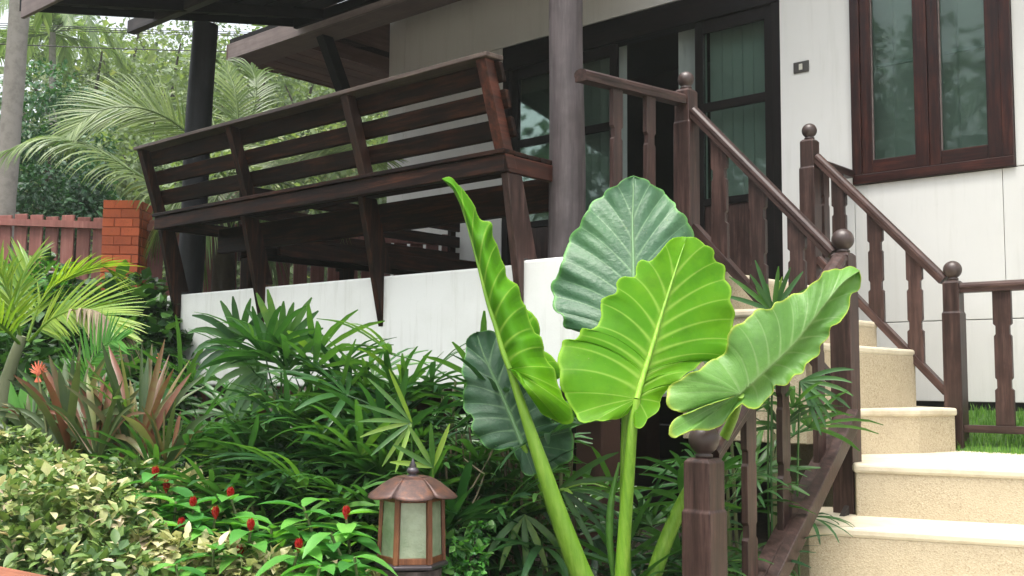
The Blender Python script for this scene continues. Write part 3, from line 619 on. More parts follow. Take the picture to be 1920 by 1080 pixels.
# ------------------------------------------------------------------ foliage templates
def blade_np(L=1, wd=.1, seg=3, droop=.15, fold=.25, tip=.9):     # along +y, quads across the fold
    v = []; f = []
    for i in range(seg+1):
        t = i/seg; w_ = wd*(math.sin(math.pi*min(.999, max(.04, t**.75)))**.8)+.002; z = -droop*t*t*L
        v += [(-w_, t*L, z+fold*w_), (0, t*L, z), (w_, t*L, z+fold*w_)]
    for i in range(seg):
        a = i*3; f += [(a, a+1, a+4, a+3), (a+1, a+2, a+5, a+4)]
    return np.array(v), f
def sweep(mb, pts, wd, nrm, a=0.0, fold=.3):   # folded strip along a curve; wd list; nrm list of up-vectors
    vs = []; n = len(pts)
    for i, p in enumerate(pts):
        t = (pts[min(i+1, n-1)]-pts[max(i-1, 0)]).normalized(); x = t.cross(nrm[i] if isinstance(nrm, list) else nrm)
        x = x.normalized() if x.length > 1e-6 else Vector((1, 0, 0)); up = x.cross(t)
        vs += [p-x*wd[i]+up*(wd[i]*fold), p, p+x*wd[i]+up*(wd[i]*fold)]
    fs = []
    for i in range(n-1):
        k_ = i*3; fs += [(k_, k_+1, k_+4, k_+3), (k_+1, k_+2, k_+5, k_+4)]
    mb.add(vs, fs, True, a=[a]*len(vs))
def bez(p, n):       # smooth curve through control points (catmull-rom)
    p = [Vector(q) for q in p]; q = [p[0]*2-p[1]]+p+[p[-1]*2-p[-2]]; out = []
    m = len(p)-1
    for i in range(n):
        x = i/(n-1)*m; k_ = min(int(x), m-1); t = x-k_; a, b, c, d = q[k_:k_+4]
        out.append(.5*((2*b)+(c-a)*t+(2*a-5*b+4*c-d)*t*t+(3*b-a-3*c+d)*t**3))
    return out
def frond(pts, ll, nleaf, wd=.012, droop=.5, ang=.9, rr=.014, lift=.0, t0=.12, tint=(.2, .9), mb=None, nrm=None, seed=0, seg=5, rtint=.6):
    """rachis through pts; leaflets both sides; ll = leaflet length"""
    rd = random.Random(seed); mb = mb or MB(); c = bez(pts, 26)
    mb.tube(c, [rr*(1-.8*i/25) for i in range(26)], 5, a=rtint)
    N = nrm or ZV
    for i in range(nleaf):
        t = t0+(1-t0)*(i+.5)/nleaf; x = t*25; k_ = min(int(x), 24); p = c[k_].lerp(c[k_+1], x-k_); T = (c[k_+1]-c[k_]).normalized()
        S_ = T.cross(N).normalized(); up = S_.cross(T)
        for sg in (-1, 1):
            L = ll*(math.sin(math.pi*(.12+.80*t))**.6)*rd.uniform(.85, 1.08)
            a_ = ang*(1.0-.55*t)*rd.uniform(.9, 1.1); dirv = (T*math.cos(a_)+S_*sg*math.sin(a_)+up*(lift+rd.uniform(-.08, .08))).normalized()
            pp = [p]; v = dirv.copy(); st_ = L/seg
            for j in range(seg): v = (v-ZV*(droop*rd.uniform(.7, 1.3)/seg*(.4+j*.35))).normalized(); pp.append(pp[-1]+v*st_)
            tt = rd.uniform(*tint); W_ = [wd*.5, wd, wd, wd*.8, wd*.5, .0008][:seg+1] if seg == 5 else [wd*(1-j/seg)**.5+.001 for j in range(seg+1)]
            sweep(mb, pp, W_, up, tt, .35)
    return mb
NFR = {0: -_f*.85+ZV*.5+_r*.1, 1: -_f*.4+ZV*.9, 4: -_f*.6+ZV*.6, 5: -_f*.6+ZV*.6}
def pfrond(px, ll, nleaf, parent, mat, **kw):
    mb = frond([at(*q) for q in px], ll, nleaf, **kw); return mb.build('frond', mat, parent)

# ------------------------------------------------------------------ coconut palm behind the bench
cb = at(425, 330, 9.3)
cp = thing('coconut_palm', 'young coconut palm with long arching fronds behind the left end of the bench', 'palm tree', Vector((cb.x, cb.y, gz(cb.x, cb.y))))
MB().tube([Vector((cb.x, cb.y, .6)), cb-ZV*.9, cb-ZV*.1], [.12, .10, .07], 10).build('trunk', BARKD, cp)
CF = [([(425, 335, 9.3), (350, 248, 9.1), (290, 210, 9.0), (230, 200, 8.9), (172, 214, 8.8), (125, 255, 8.7)], .52, 64, .35, (.4, 1)),
      ([(425, 345, 9.3), (340, 372, 9.0), (255, 325, 8.8), (170, 275, 8.7), (85, 258, 8.6), (5, 285, 8.5)], .50, 64, 1.25, (.3, 1)),
      ([(430, 325, 9.3), (445, 250, 9.5), (442, 180, 9.6), (425, 130, 9.7), (405, 115, 9.7)], .5, 40, .9, (.3, 1)),
      ([(435, 325, 9.3), (470, 230, 9.6), (480, 160, 9.8), (470, 125, 9.9)], .42, 36, .8, (.1, .7)),
      ([(440, 325, 9.3), (510, 290, 9.5), (600, 275, 9.7), (690, 300, 9.9)], .42, 36, .5, (.4, 1)),
      ([(440, 332, 9.3), (540, 315, 9.3), (640, 285, 9.3), (735, 300, 9.4)], .42, 40, .5, (.5, 1)),
      ([(440, 335, 9.3), (520, 340, 9.2), (600, 372, 9.1), (650, 440, 9.1)], .6, 34, .8, (.2, .8)),
      ([(435, 340, 9.3), (470, 370, 9.0), (500, 430, 8.9), (505, 500, 8.9)], .55, 34, .8, (.1, .7)),
      ([(428, 340, 9.3), (405, 372, 9.0), (385, 430, 8.9), (375, 500, 8.9)], .5, 30, .8, (.1, .7)),
      ([(425, 340, 9.3), (370, 350, 9.1), (320, 390, 9.0), (290, 450, 9.0)], .5, 34, .8, (.3, .9)),
      ([(430, 330, 9.3), (400, 230, 9.5), (392, 190, 9.6), (385, 170, 9.8)], .3, 20, .7, (.1, .6))]
for i, (pp, ll, nl, dr, tn) in enumerate(CF): pfrond(pp, ll, nl, cp, G3, droop=dr, tint=tn, seed=i, wd=.0085, nrm=NFR.get(i))
pfrond([(436, 335, 9.25), (450, 372, 9.1), (560, 395, 9.2), (640, 470, 9.4)], .5, 30, cp, G3D, droop=1.0, seed=40)

# big trunk at far left and palms beyond
def coco(name, label, base, top, r0, r1, nf, fl, ll, seed, group='coconut palms beyond the fence', bulge=.15):
    t = thing('coconut_palm', label, 'palm tree', base, group); rd = random.Random(seed)
    c = bez([base-ZV*.5, base.lerp(top, .5)+Vector((bulge, 0, 0)), top], 16); mb = MB()
    mb.tube(c, [r0+(r1-r0)*i/15+(.006 if i % 2 else 0) for i in range(16)], 12); mb.build('trunk', BARK, t)
    for i in range(nf):
        a = i*2.4+seed; e = rd.uniform(-.2, 1.1); d = Vector((math.cos(a), math.sin(a), 0))
        p = [top, top+d*fl*.35*math.cos(e)+ZV*fl*.35*math.sin(e), top+d*fl*.75*math.cos(e*.6)+ZV*fl*(.5*math.sin(e)-.05), top+d*fl+ZV*fl*(.35*math.sin(e)-.45)]
        frond(p, ll, 34, wd=.03, droop=.9, rr=.03, seed=seed*20+i, seg=3).build('frond', G3, t)
    return t
b1 = at(-2, 405, 12); b1.z = gz(b1.x, b1.y); tp1 = at(58, -260, 12)
coco('c', 'thick pale grey palm trunk at the far left edge rising out of the picture', b1, tp1, .12, .105, 7, 2.6, .7, 1, bulge=0)
b1 = at(88, 400, 30); b1.z = gz(b1.x, b1.y)-.5; coco('c', 'tall distant palm with drooping crown against the pale sky', b1, at(98, 62, 30), .13, .09, 14, 2.2, .7, 2)
b1 = at(60, 400, 36); b1.z = gz(b1.x, b1.y)-.5; coco('c', 'distant palm with its crown half hidden behind the thick left trunk', b1, at(28, 85, 36), .12, .09, 12, 2.4, .8, 3)

# ------------------------------------------------------------------ trees and wood on the hill
LT, LF = blade_np(1, .36, 2, .1, .3)
def rand_dirs(m):
    v = rng.normal(size=(m, 3)); return v/np.linalg.norm(v, axis=1, keepdims=True)
def crown(cs, rs, m, size, up=.6, tint=(0, 1), squash=.75, shell=.55, var=(.6, 1.3)):
    """leaves in clumps: cs centres, rs radii"""
    cs = np.array(cs); rs = np.array(rs); k_ = rng.choice(len(cs), m, p=rs**2/np.sum(rs**2)); d = rand_dirs(m)
    rad = rng.uniform(shell, 1.05, m)**.7; P = cs[k_]+d*(rs[k_]*rad)[:, None]*np.array([1, 1, squash])
    fw = d*.7+rand_dirs(m)*.6-np.array([0, 0, .25]); nr = rand_dirs(m)*.5+np.array([0, 0, up])+d*.3
    R = rot_mats((fw, nr)); t = rng.uniform(tint[0], tint[1], m)*.6+.4*np.clip(tint[0]+(tint[1]-tint[0])*np.repeat(rng.uniform(0, 1, len(cs)), 1)[k_], 0, 1)
    return scatter(LT, LF, P, R, (var[0]+(var[1]-var[0])*rng.uniform(0, 1, m)**1.6)*size, t)
def clumps(c, R_, n, r, squash=.8):
    out = []; 
    for _ in range(n):
        d = Vector(rand_dirs(1)[0]); q = rng.uniform(.35, 1); out.append((c[0]+d.x*R_*q, c[1]+d.y*R_*q, c[2]+d.z*R_*q*squash))
    return out, rng.uniform(.6, 1.2, n)*r
def tree(name, label, base, h, R_, m, size, mat, ncl=26, group=None, bark=BARKD, tint=(0, 1), sq=.9):
    t = thing(name, label, 'tree', base, group); top = Vector(base)+ZV*h; mb = MB()
    mb.tube([Vector(base)-ZV*.3, Vector(base)+ZV*h*.35, Vector(base)+ZV*h*.75+Vector((.1, 0, 0))], [h*.03, h*.022, h*.01], 8)
    for i in range(6):
        a = i*1.05; q = Vector(base)+ZV*h*(.3+.06*i); mb.tube([q, q+Vector((math.cos(a), math.sin(a), .6))*R_*.4, q+Vector((math.cos(a), math.sin(a), .9))*R_*.75], [h*.012, h*.008, h*.003], 6)
    mb.build('trunk', bark, t); cs, rs = clumps((base[0], base[1], base[2]+h-R_*sq), R_, ncl, R_*.38, sq)
    np_obj('crown', [crown(cs, rs, m, size, tint=tint)], mat, t, base); return t
b = at(75, 400, 15); b.z = gz(b.x, b.y); tree('broadleaf_tree', 'dense dark green tree above the fence at the left', b, at(60, 158, 15).z-b.z, 1.05, 6500, .085, G8, 46, sq=1.25)
b = at(140, 430, 13.5); b.z = gz(b.x, b.y); tree('broadleaf_tree', 'low dark leafy tree just right of the thick trunk, behind the fence', b, at(100, 300, 13.5).z-b.z, .62, 2600, .08, G8, 24, sq=.9)
WT = [(150, 60, 34, 3.2), (215, 40, 40, 3.8), (290, 60, 36, 3.4), (350, 30, 42, 4), (250, 190, 28, 2.6), (330, 220, 27, 2.4), (170, 230, 26, 2.2), (450, 90, 33, 3), (540, 100, 35, 3.2), (620, 130, 34, 3.2), (700, 120, 36, 3.4), (560, 230, 27, 2.4), (680, 230, 28, 2.5), (40, 210, 30, 2.0), (420, 250, 25, 2.2)]
wl = ['feathery pale tree left of the centre gap', 'tall hazy tree directly under the roof edge left', 'grey-green tree under the rafter tip', 'tall dense tree left of the dark post', 'mid hill bush behind the upper palm frond', 'rounded mid-green tree beside the dark post', 'low tree between the trunk and the palm fronds', 'yellowish tree right of the dark corner post', 'tree below the corner of the brown eave', 'tree seen in the gap below the brown soffit', 'tree behind the leaning strut', 'low tree behind the bench back, left part', 'low tree behind the bench back, right part', 'small tree behind the thick left trunk', 'low shrubby tree right behind the coconut palm']
for i, (px, py, d, R_) in enumerate(WT):
    b = at(px, 500, d); b.z = gz(b.x, b.y)-.5; t_ = at(px, py, d).z
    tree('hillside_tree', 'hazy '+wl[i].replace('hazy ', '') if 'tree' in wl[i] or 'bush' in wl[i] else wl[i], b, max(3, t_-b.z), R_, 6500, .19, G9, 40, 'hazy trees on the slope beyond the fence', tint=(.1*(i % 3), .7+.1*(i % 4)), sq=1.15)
# the wood beyond as one mass
cs = []; rs = []
for i in range(420):
    y = rng.uniform(34, 95); x = rng.uniform(-.62, .12)*y; z = gz(x, y)+rng.uniform(.5, 7.0)*(1 if x/y > -.44 else .35); cs.append((x, y, z)); rs.append(rng.uniform(1.4, 3.0))
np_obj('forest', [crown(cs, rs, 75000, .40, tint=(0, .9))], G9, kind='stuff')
# trees behind the viewer (mirrored in the panes, shade part of the sky)
for i, (x, y, h, R_) in enumerate(((-13, -1.5, 9.5, 3.8), (-14, -8, 10.5, 4), (-12.5, 5, 8.5, 3.4))):
    tree('garden_tree', ['leafy garden tree out of frame to the left of the viewer', 'taller garden tree out of frame behind the viewer on the left', 'leafy garden tree out of frame left of the flower bed'][i], Vector((x, y, .1)), h, R_, 4200, .3, G8, 26, 'garden trees opposite the house')

# the damp air: distance fades pale
hm = D.materials.new('haze_air'); hm.use_nodes = True; t = hm.node_tree; t.nodes.remove(t.nodes['Principled BSDF']); v = t.nodes.new('ShaderNodeVolumePrincipled')
v.inputs['Color'].default_value = (.86, .92, .90, 1); v.inputs['Density'].default_value = .0013; v.inputs['Anisotropy'].default_value = .3
t.links.new(v.outputs[0], t.nodes['Material Output'].inputs['Volume'])
MB().box((0, 65, 39), (152, 0, 0), (0, 217, 0), (0, 0, 41)).build('haze', hm, kind='stuff')

# wires
for i, (y0, y1) in enumerate(((37, 50), (41, 53), (46, 55), (77, 84))):
    a, b = at(-200, y0-2, 17), at(900, y1+8, 22); c = bez([a, a.lerp(b, .5)-ZV*.12, b], 20)
    MB().tube(c, .007 if i < 3 else .01, 5).build('overhead_wire', BLK, None, org=a, label='overhead wire, %s across the trees' % ['topmost of the bundle', 'second of the bundle', 'lowest of the bundle', 'single one running lower'][i], cat='wire', group='overhead wires')
# ------------------------------------------------------------------ elephant-ear plant (every large leaf a part, veins as ribs)
def mk_ele(name, stops, rough, trans, tcol, vein, bmp, spec=.5, rim=(.5, .6, .15)):
    m = leafm(name, stops, rough, trans, tcol, spec, veins=vein); t = m.node_tree; b = t.nodes['Principled BSDF']; P = pos(t)
    R_ = t.nodes.new('ShaderNodeAttribute'); R_.attribute_name = 'rim'
    src = b.inputs['Base Color'].links[0].from_socket; c = mixc(t, R_.outputs['Fac'], src, rim)
    for l in list(t.links):
        if l.from_socket == src and l.to_node != c.node: s2 = l.to_socket; t.links.remove(l); t.links.new(c, s2)
    n5 = noi(t, P, 7, 5, .7); mot = mixc(t, mth(t, 'MULTIPLY', ramp(t, n5, [(.48, (0, 0, 0)), (.7, (1, 1, 1))]), .3), c, tuple(x*.55 for x in stops[0][1]))
    n6 = noi(t, P, 110, 2, .5); mot = mixc(t, ramp(t, n6, [(.74, (0, 0, 0)), (.78, (.8, .8, .8))]), mot, (.30, .32, .12))
    for l in list(t.links):
        if l.from_socket == c and l.to_node.type in ('BSDF_PRINCIPLED', 'MIX') and l.to_node.outputs[0] != mot.node.outputs[0] and not (l.to_node.type == 'MIX' and l.to_node.blend_type != 'MULTIPLY'): s2 = l.to_socket; t.links.remove(l); t.links.new(mot, s2)
    n1 = noi(t, P, 55, 3, .6); n2 = noi(t, P, 14, 3, .5)
    bump(t, mth(t, 'ADD', n1, n2), b, bmp, .008); return m
EL_L = mk_ele('elephant_ear_bright', [(0, (.075, .26, .003)), (.5, (.12, .36, .004)), (1, (.22, .45, .008))], .5, .55, (1.5, 1.5, .3), (.33, .52, .08), .12, .30, rim=(.34, .56, .06))
EL_D = mk_ele('elephant_ear_dark', [(0, (.03, .085, .045)), (.5, (.05, .13, .065)), (1, (.08, .19, .08))], .44, .2, (1.2, 1.6, .6), (.16, .28, .15), .45, .42, rim=(.12, .32, .08))
EL_M = mk_ele('elephant_ear_mid', [(0, (.07, .20, .025)), (.5, (.12, .29, .045)), (1, (.18, .38, .06))], .5, .35, (1.3, 1.5, .6), (.21, .36, .11), .3, .6, rim=(.36, .46, .05))
PET = wood('elephant_ear_stalk', Vector((-.15, 0, 1)), (.12, .27, .02), (.19, .37, .03), (.29, .46, .07), .45, 60, .4, .15)
def cum_resample(p, n):
    p = [Vector(q) for q in p]; q = bez(p, len(p)*10); L = [0]
    for a, b in zip(q, q[1:]): L.append(L[-1]+((a-b).xy).length if hasattr((a-b), 'xy') else 0)
    out = []; j = 0
    for i in range(n):
        x = L[-1]*i/(n-1)
        while j < len(L)-2 and L[j+1] < x: j += 1
        t = (x-L[j])/max(1e-6, L[j+1]-L[j]); out.append(q[j].lerp(q[j+1], min(1, max(0, t))))
    return out, L[-1]
KK = [0, .02, .06, .13, .21, .30, .39, .48, .57, .66, .74, .82, .89, .95, .985, 1]
def big_leaf(parent, mat, mid, sides, dd, nv=11, name='leaf', t0=.7, bow=.05, cup=.0, puck=.012, scal=5, wav=.03, seed=0, vw=2.2, mlift=0, pk=1.0, gm=.62, rib=True):
    """mid: picture points junction->tip; sides: list of (margin points tip->junction lobe, veins, split);
       dd(px,py,k): distance from the viewer; the sheet is built in the place at that distance"""
    NM = 200; mid_, ml = cum_resample([Vector((x, y, 0)) for x, y in mid], NM); J = mid_[0]; T_ = mid_[-1]
    mb = MB(); va = []; ra = []; rd = random.Random(seed)
    for si, (pts, nv_, ts, sgn) in enumerate(sides):
        NS = 420; mar, mlen = cum_resample([Vector((x, y, 0)) for x, y in pts], NS); vs = []; ph0 = rd.random()
        for i in range(NS):
            t = i/(NS-1); M_ = mar[i]; ph = t*nv_
            nx_ = mar[min(i+1, NS-1)]-mar[max(i-1, 0)]; nx_ = Vector((-nx_.y, nx_.x, 0)).normalized()*sgn
            M_ = M_+nx_*(scal*(abs(math.sin(math.pi*ph))-.5)*min(1, t*12)*min(1, (1-t)*8)+rd.uniform(-.35, .35)+scal*.35*math.sin(ph*5.1+seed))
            S_ = mid_[int(max(0, 1-min(1, t/ts)**gm)*(NM-1))]; L_ = (M_-S_).length; tip = (T_-J).normalized()
            Cc = S_.lerp(M_, .5)+tip*(L_*bow*4*(1 if t < ts else .4))
            frac = ph-round(ph); dpx = abs(frac)/nv_*mlen
            for k in KK:
                q = S_*((1-k)**2)+Cc*(2*k*(1-k))+M_*k*k
                wv = puck*(math.cos(2*math.pi*ph)*-.5)*min(1, k*1.3)**pk*(1 if t < ts else .35)
                und = wav*(k**3)*math.sin(2*math.pi*ph*.37+seed+k)+wav*.3*k**9*math.sin(2*math.pi*ph+seed*2)
                d = dd(q.x, q.y, k, sgn)+wv+und-cup*k*k
                vs.append(at(q.x, q.y, d)); w_ = vw*(1-.55*k)
                va.append(max(math.exp(-(dpx*(k*.85+.12)/max(.55, w_))**2*2.6) if .02 < t < .985 else 0, 1.0 if k <= .02 else (.3 if k < .07 else 0)))
                ra.append(1.0 if k >= .985 else (.12 if k > .94 else 0))
        n = len(KK); fs = []
        for i in range(NS-1):
            for j in range(n-1):
                a = i*n+j; fs.append((a, a+1, a+n+1, a+n) if sgn > 0 else (a, a+n, a+n+1, a+1))
        mb.add(vs, fs, True, a=[.5+.35*noise.noise(v*4+Vector((seed, 0, 0))) for v in vs])
    o = mb.build(name, mat, parent, org=at(J.x, J.y, dd(J.x, J.y, 0, 1))); me = o.data
    for nme, ar in (('vein', va), ('rim', ra)):
        a_ = me.attributes.new(nme, 'FLOAT', 'POINT'); a_.data.foreach_set('value', ar)
    sm = o.modifiers.new('thickness', 'SOLIDIFY'); sm.thickness = .0022; sm.offset = 0
    if not rib: return o
    mr = MB(); c = mid_[::8]; rr = [(.0105*(1-i/len(c))+.0015) for i in range(len(c))]
    mr.tube([at(q.x, q.y, dd(q.x, q.y, 0, 1)+mlift) for q in c], rr, 8); mr.build('midrib', PET if mat != EL_D else D.materials['dark_midrib'], o, org=wloc(o))
    return o
paint('dark_midrib', (.13, .25, .11), .35, (.10, .20, .09))
z1 = lambda L: [(800+x*.5372, 320+y*.5372) for x, y in L]
z2 = lambda L: [(1020+x/2.7, 420+y/2.7) for x, y in L]
z3 = lambda L: [(1220+x/3, 480+y/3) for x, y in L]
eb = at(1165, 1500, 4.25)
ele = thing('elephant_ear_plant', 'tall elephant-ear plant with huge bright and dark green leaves in front of the stair railing', 'plant', Vector((eb.x, eb.y, gz(eb.x, eb.y))))
# bright middle leaf, seen from below
dA = lambda x, y, k, s: 4.02+(746-y)*.0006+(x-1194)*.0003+.05*((x-1210)/160)**2
big_leaf(ele, EL_L, [(1194, 748), (1206, 705), (1220, 660), (1238, 598), (1256, 540), (1273, 487), (1287, 447)],
  [(z2([(720, 70), (690, 68), (648, 74), (612, 102), (590, 150), (545, 180), (492, 185), (472, 225), (455, 262), (402, 270), (370, 300), (362, 348), (320, 368), (288, 392), (290, 470), (240, 540), (188, 532), (155, 590), (92, 596), (75, 680), (78, 740), (85, 820), (118, 890), (150, 950), (190, 998), (270, 1000), (330, 985), (380, 990), (418, 962), (440, 925), (462, 895)]), 14, .70, 1),
   (z2([(720, 70), (770, 72), (820, 105), (852, 135), (862, 172), (905, 210), (915, 262), (942, 320), (945, 390), (965, 455), (952, 520), (960, 590), (928, 612), (930, 668), (880, 690), (800, 700), (740, 745), (680, 790), (630, 830), (598, 872), (585, 920), (560, 960), (520, 1000), (478, 1030), (450, 1010), (455, 950), (468, 900)]), 14, .72, -1)],
  dA, puck=.0016, bow=.045, scal=3.5, wav=.012, seed=1, mlift=-.006, vw=2.6)
# dark upper leaf, upper side towards us
dB = lambda x, y, k, s: 4.22+(640-y)*.0009+.07*((x-1180)/130)**2
big_leaf(ele, EL_D, [(1178, 640), (1186, 560), (1188, 516), (1186, 427), (1187, 380), (1188, 333)],
  [(z1([(722, 20), (690, 28), (655, 58), (625, 72), (600, 100), (562, 128), (548, 170), (515, 212), (495, 250), (478, 300), (465, 345), (443, 385), (438, 430), (452, 490), (478, 515), (487, 548), (540, 562), (590, 560), (640, 570), (690, 600)]), 13, .72, 1),
   ([(1188, 331), (1213, 337), (1228, 352), (1246, 358), (1254, 376), (1268, 383), (1274, 398), (1291, 415), (1299, 441), (1302, 480), (1300, 520), (1290, 560), (1265, 600), (1235, 625), (1205, 635), (1185, 645)], 12, .72, -1)],
  dB, puck=-.011, bow=.03, scal=4, wav=.022, seed=2, mlift=-.004, vw=1.5, pk=2.2)
# tall folded leaf on the left
dC = lambda x, y, k, s: 4.0+(690-y)*.0004+(.06*k if s > 0 else .34*k**.8)-(.10*math.sin(math.pi*min(1, k))*(s > 0))
mc = [(956, 692), (942, 655), (930, 612), (915, 567), (897, 497), (881, 438), (868, 395), (855, 362), (829, 335)]
big_leaf(ele, EL_L, mc,
  [([(829, 335), (845, 333), (858, 345), (872, 360), (888, 384), (902, 412), (922, 420), (926, 448), (938, 476), (946, 502), (951, 520), (971, 536), (978, 562), (988, 580), (994, 605), (1002, 622), (1016, 632), (1019, 658), (1030, 681), (1041, 698), (1048, 724), (1058, 750), (1070, 762), (1076, 788), (1062, 795), (1038, 788), (1015, 772), (1006, 745), (993, 718), (972, 698)], 16, .60, 1),
   ([(829, 335), (838, 340), (858, 362), (880, 400), (900, 440), (915, 480), (930, 520), (950, 560), (1000, 590), (1012, 620), (1008, 650), (1035, 668), (1050, 690), (1045, 710), (1010, 705), (975, 700)], 10, .6, -1)],
  dC, puck=.001, bow=.06, scal=2, wav=.009, seed=3, mlift=-.01, vw=2.4)
# dark low leaf behind the left stalk
dD = lambda x, y, k, s: 4.32+(833-y)*.0007+.08*((x-950)/90)**2*.5
big_leaf(ele, EL_D, [(980, 834), (958, 780), (932, 720), (908, 668), (893, 622)],
  [(z1([(175, 560), (155, 572), (137, 610), (135, 650), (124, 700), (136, 750), (124, 815), (140, 838), (156, 852), (160, 900), (192, 950), (228, 972), (262, 972), (300, 968), (318, 1010), (332, 1042), (372, 1068), (400, 1040), (395, 1000), (350, 958)]), 12, .62, 1),
   (z1([(175, 560), (215, 560), (260, 580), (310, 640), (350, 700), (385, 760), (402, 838), (440, 876), (495, 888), (512, 945), (506, 1000), (470, 1030), (430, 1040), (408, 1012), (385, 985), (350, 958)]), 11, .62, -1)],
  dD, puck=-.012, bow=.03, scal=4, wav=.024, seed=4, vw=1.6, pk=1.8)
# leaf draped over the railing on the right
dE_ = lambda x, y, k, s: 3.93+((x-1388)*.0006)+(.06*k**1.5 if s > 0 else -.01*k)+.03*math.sin(k*3)*(s < 0)
big_leaf(ele, EL_M, z3([(505, 775), (600, 690), (700, 600), (800, 500), (880, 400), (980, 270), (1080, 150), (1178, 82)]),
  [(z3([(1178, 82), (1150, 68), (1120, 62), (1080, 72), (1040, 70), (1005, 85), (970, 92), (945, 130), (915, 150), (880, 182), (850, 210), (790, 215), (740, 258), (700, 262), (660, 300), (590, 305), (548, 345), (520, 380), (470, 390), (435, 450), (420, 540), (340, 590), (250, 650), (150, 700), (95, 760), (90, 830), (140, 872), (210, 876), (330, 840), (420, 800), (480, 782)]), 16, .56, 1),
   (z3([(1178, 82), (1182, 130), (1168, 190), (1130, 222), (1112, 290), (1070, 368), (1012, 400), (1000, 460), (955, 500), (945, 560), (872, 605), (855, 660), (802, 680), (760, 722), (702, 730), (690, 770), (642, 808), (602, 860), (552, 855), (515, 830), (498, 838), (440, 900), (392, 958), (330, 975), (270, 980), (172, 1000), (130, 1020), (97, 1000), (112, 950), (172, 900), (252, 868), (400, 812), (485, 785)]), 14, .58, -1)],
  dE_, rib=False, puck=-.003, bow=.06, scal=2.5, wav=.02, seed=5, vw=1.7, pk=1.5)
# young rolled leaf
mb = MB(); c = bez([at(1150, 1085, 4.18), at(1143, 1010, 4.16), at(1146, 940, 4.15), at(1161, 867, 4.15)], 24)
mb.tube(c, [.004+.020*math.sin(math.pi*min(.97, .12+.88*i/23))**.7*(1+.06*math.sin(i*2.2)) for i in range(24)], 10, flat=.6, a=.4); mb.build('rolled_leaf', EL_M, ele)
PL = [([(1150, 1400, 4.2), (1128, 1170, 4.12), (1091, 1080, 4.08), (1048, 965, 4.04), (1012, 860, 4.01), (985, 780, 4.0), (956, 692, 4.0)], .063, .0135),
      ([(1160, 1400, 4.2), (1163, 1250, 4.16), (1166, 1080, 4.13), (1178, 900, 4.07), (1186, 800, 4.03), (1194, 748, 4.02)], .040, .016),
      ([(1190, 1400, 4.25), (1200, 1200, 4.3), (1232, 1060, 4.32), (1284, 935, 4.30), (1338, 855, 4.2), (1372, 790, 4.08), (1388, 740, 3.94)], .044, .016),
      ([(1170, 1400, 4.3), (1172, 1100, 4.32), (1172, 850, 4.3), (1178, 640, 4.23)], .036, .013),
      ([(1160, 1400, 4.35), (1110, 1180, 4.38), (1060, 1030, 4.38), (1012, 900, 4.35), (980, 834, 4.32)], .034, .012)]
for pp, r0, r1 in PL:
    c = bez([at(*q) for q in pp], 30); rr = [r0+(r1-r0)*(i/29)**.95 for i in range(30)]
    mb = MB(); pts = [Vector(p) for p in c]; mb.tube(pts, rr, 14, flat=.92)
    # shallow channel: a second, slimmer lip along the lower stalk
    if r0 > .04: mb.tube([p+Vector((-.018*(1-i/30), -.012, 0)) for i, p in enumerate(pts[:20])], [r*.62*(1-i/26) for i, r in enumerate(rr[:20])], 10)
    mb.build('stalk', PET, ele)
q = at(1165, 1380, 4.25); MB().tube([Vector((q.x, q.y, 0)), q-ZV*.1, q+ZV*.05], [.10, .09, .06], 12).build('trunk', BARK, ele)

# ------------------------------------------------------------------ garden lamp
lc = at(771, 1060, 3.95); lw = 3.95/F_PX
lamp = thing('garden_lamp', 'six-sided garden lamp with petalled rusty roof and frosted panes on a wooden post', 'garden lamp', Vector((lc.x, lc.y, gz(lc.x, lc.y))))
L0 = Vector((lc.x, lc.y, 0)); zb0 = lc.z; PXM = lw
pw = wood('grey_brown_lamp_post_wood', ZV, (.035, .025, .022), (.07, .052, .046), (.12, .095, .085), .6, 60, .3, .6)
MB().tube([Vector((lc.x, lc.y, .1)), Vector((lc.x, lc.y, zb0-.006))], [.108, .112], 24).build('post', pw, lamp)
AZ = math.radians(-90+8)
def hexp(r, z, o=0, n=6): return [L0+Vector((r*math.cos(AZ+math.pi/6+i*math.pi/3+o), r*math.sin(AZ+math.pi/6+i*math.pi/3+o), z)) for i in range(n)]
bm_ = MB(); vs = []
for r, z in ((.105, zb0-.006), (.134, zb0+.0), (.136, zb0+.012), (.122, zb0+.018)): vs += hexp(r, z)
bm_.add(vs, [(i*6+j, i*6+(j+1) % 6, (i+1)*6+(j+1) % 6, (i+1)*6+j) for i in range(3) for j in range(6)]+[tuple(range(18, 24)), (5, 4, 3, 2, 1, 0)]); bm_.build('base_plate', METAL, lamp, bevel=.003)
hb = 160*PXM*1.07; rb, rt = .117, .110; z0_, z1_ = zb0+.018, zb0+.018+.232
b_, t_ = hexp(rb, z0_), hexp(rt, z1_)
for i in range(6):
    j = (i+1) % 6; out = ((b_[i]+b_[j])/2-L0); out.z = 0; out.normalize()
    MB().bar(b_[i], t_[i], [(-.010, -.006), (-.010, .008), (.010, .008), (.010, -.006)], up=(b_[i]-L0).normalized()).build('corner_bar', RUSTR, lamp, bevel=.002)
    e = (b_[j]-b_[i]).normalized()
    MB().box((b_[i]+b_[j])/2+ZV*.011, e*((b_[j]-b_[i]).length/2-.010), out*.005, ZV*.011).build('bottom_bar', RUSTR, lamp, bevel=.002)
    MB().box((t_[i]+t_[j])/2-ZV*.008, e*((t_[j]-t_[i]).length/2-.010), out*.005, ZV*.008).build('top_bar', RUSTR, lamp, bevel=.002)
    q = [b_[i]+e*.010+ZV*.021, b_[j]-e*.010+ZV*.021, t_[j]-e*.010-ZV*.015, t_[i]+e*.010-ZV*.015]
    MB().prism([p-out*.006 for p in q], out*.003).build('pane', FROST, lamp)
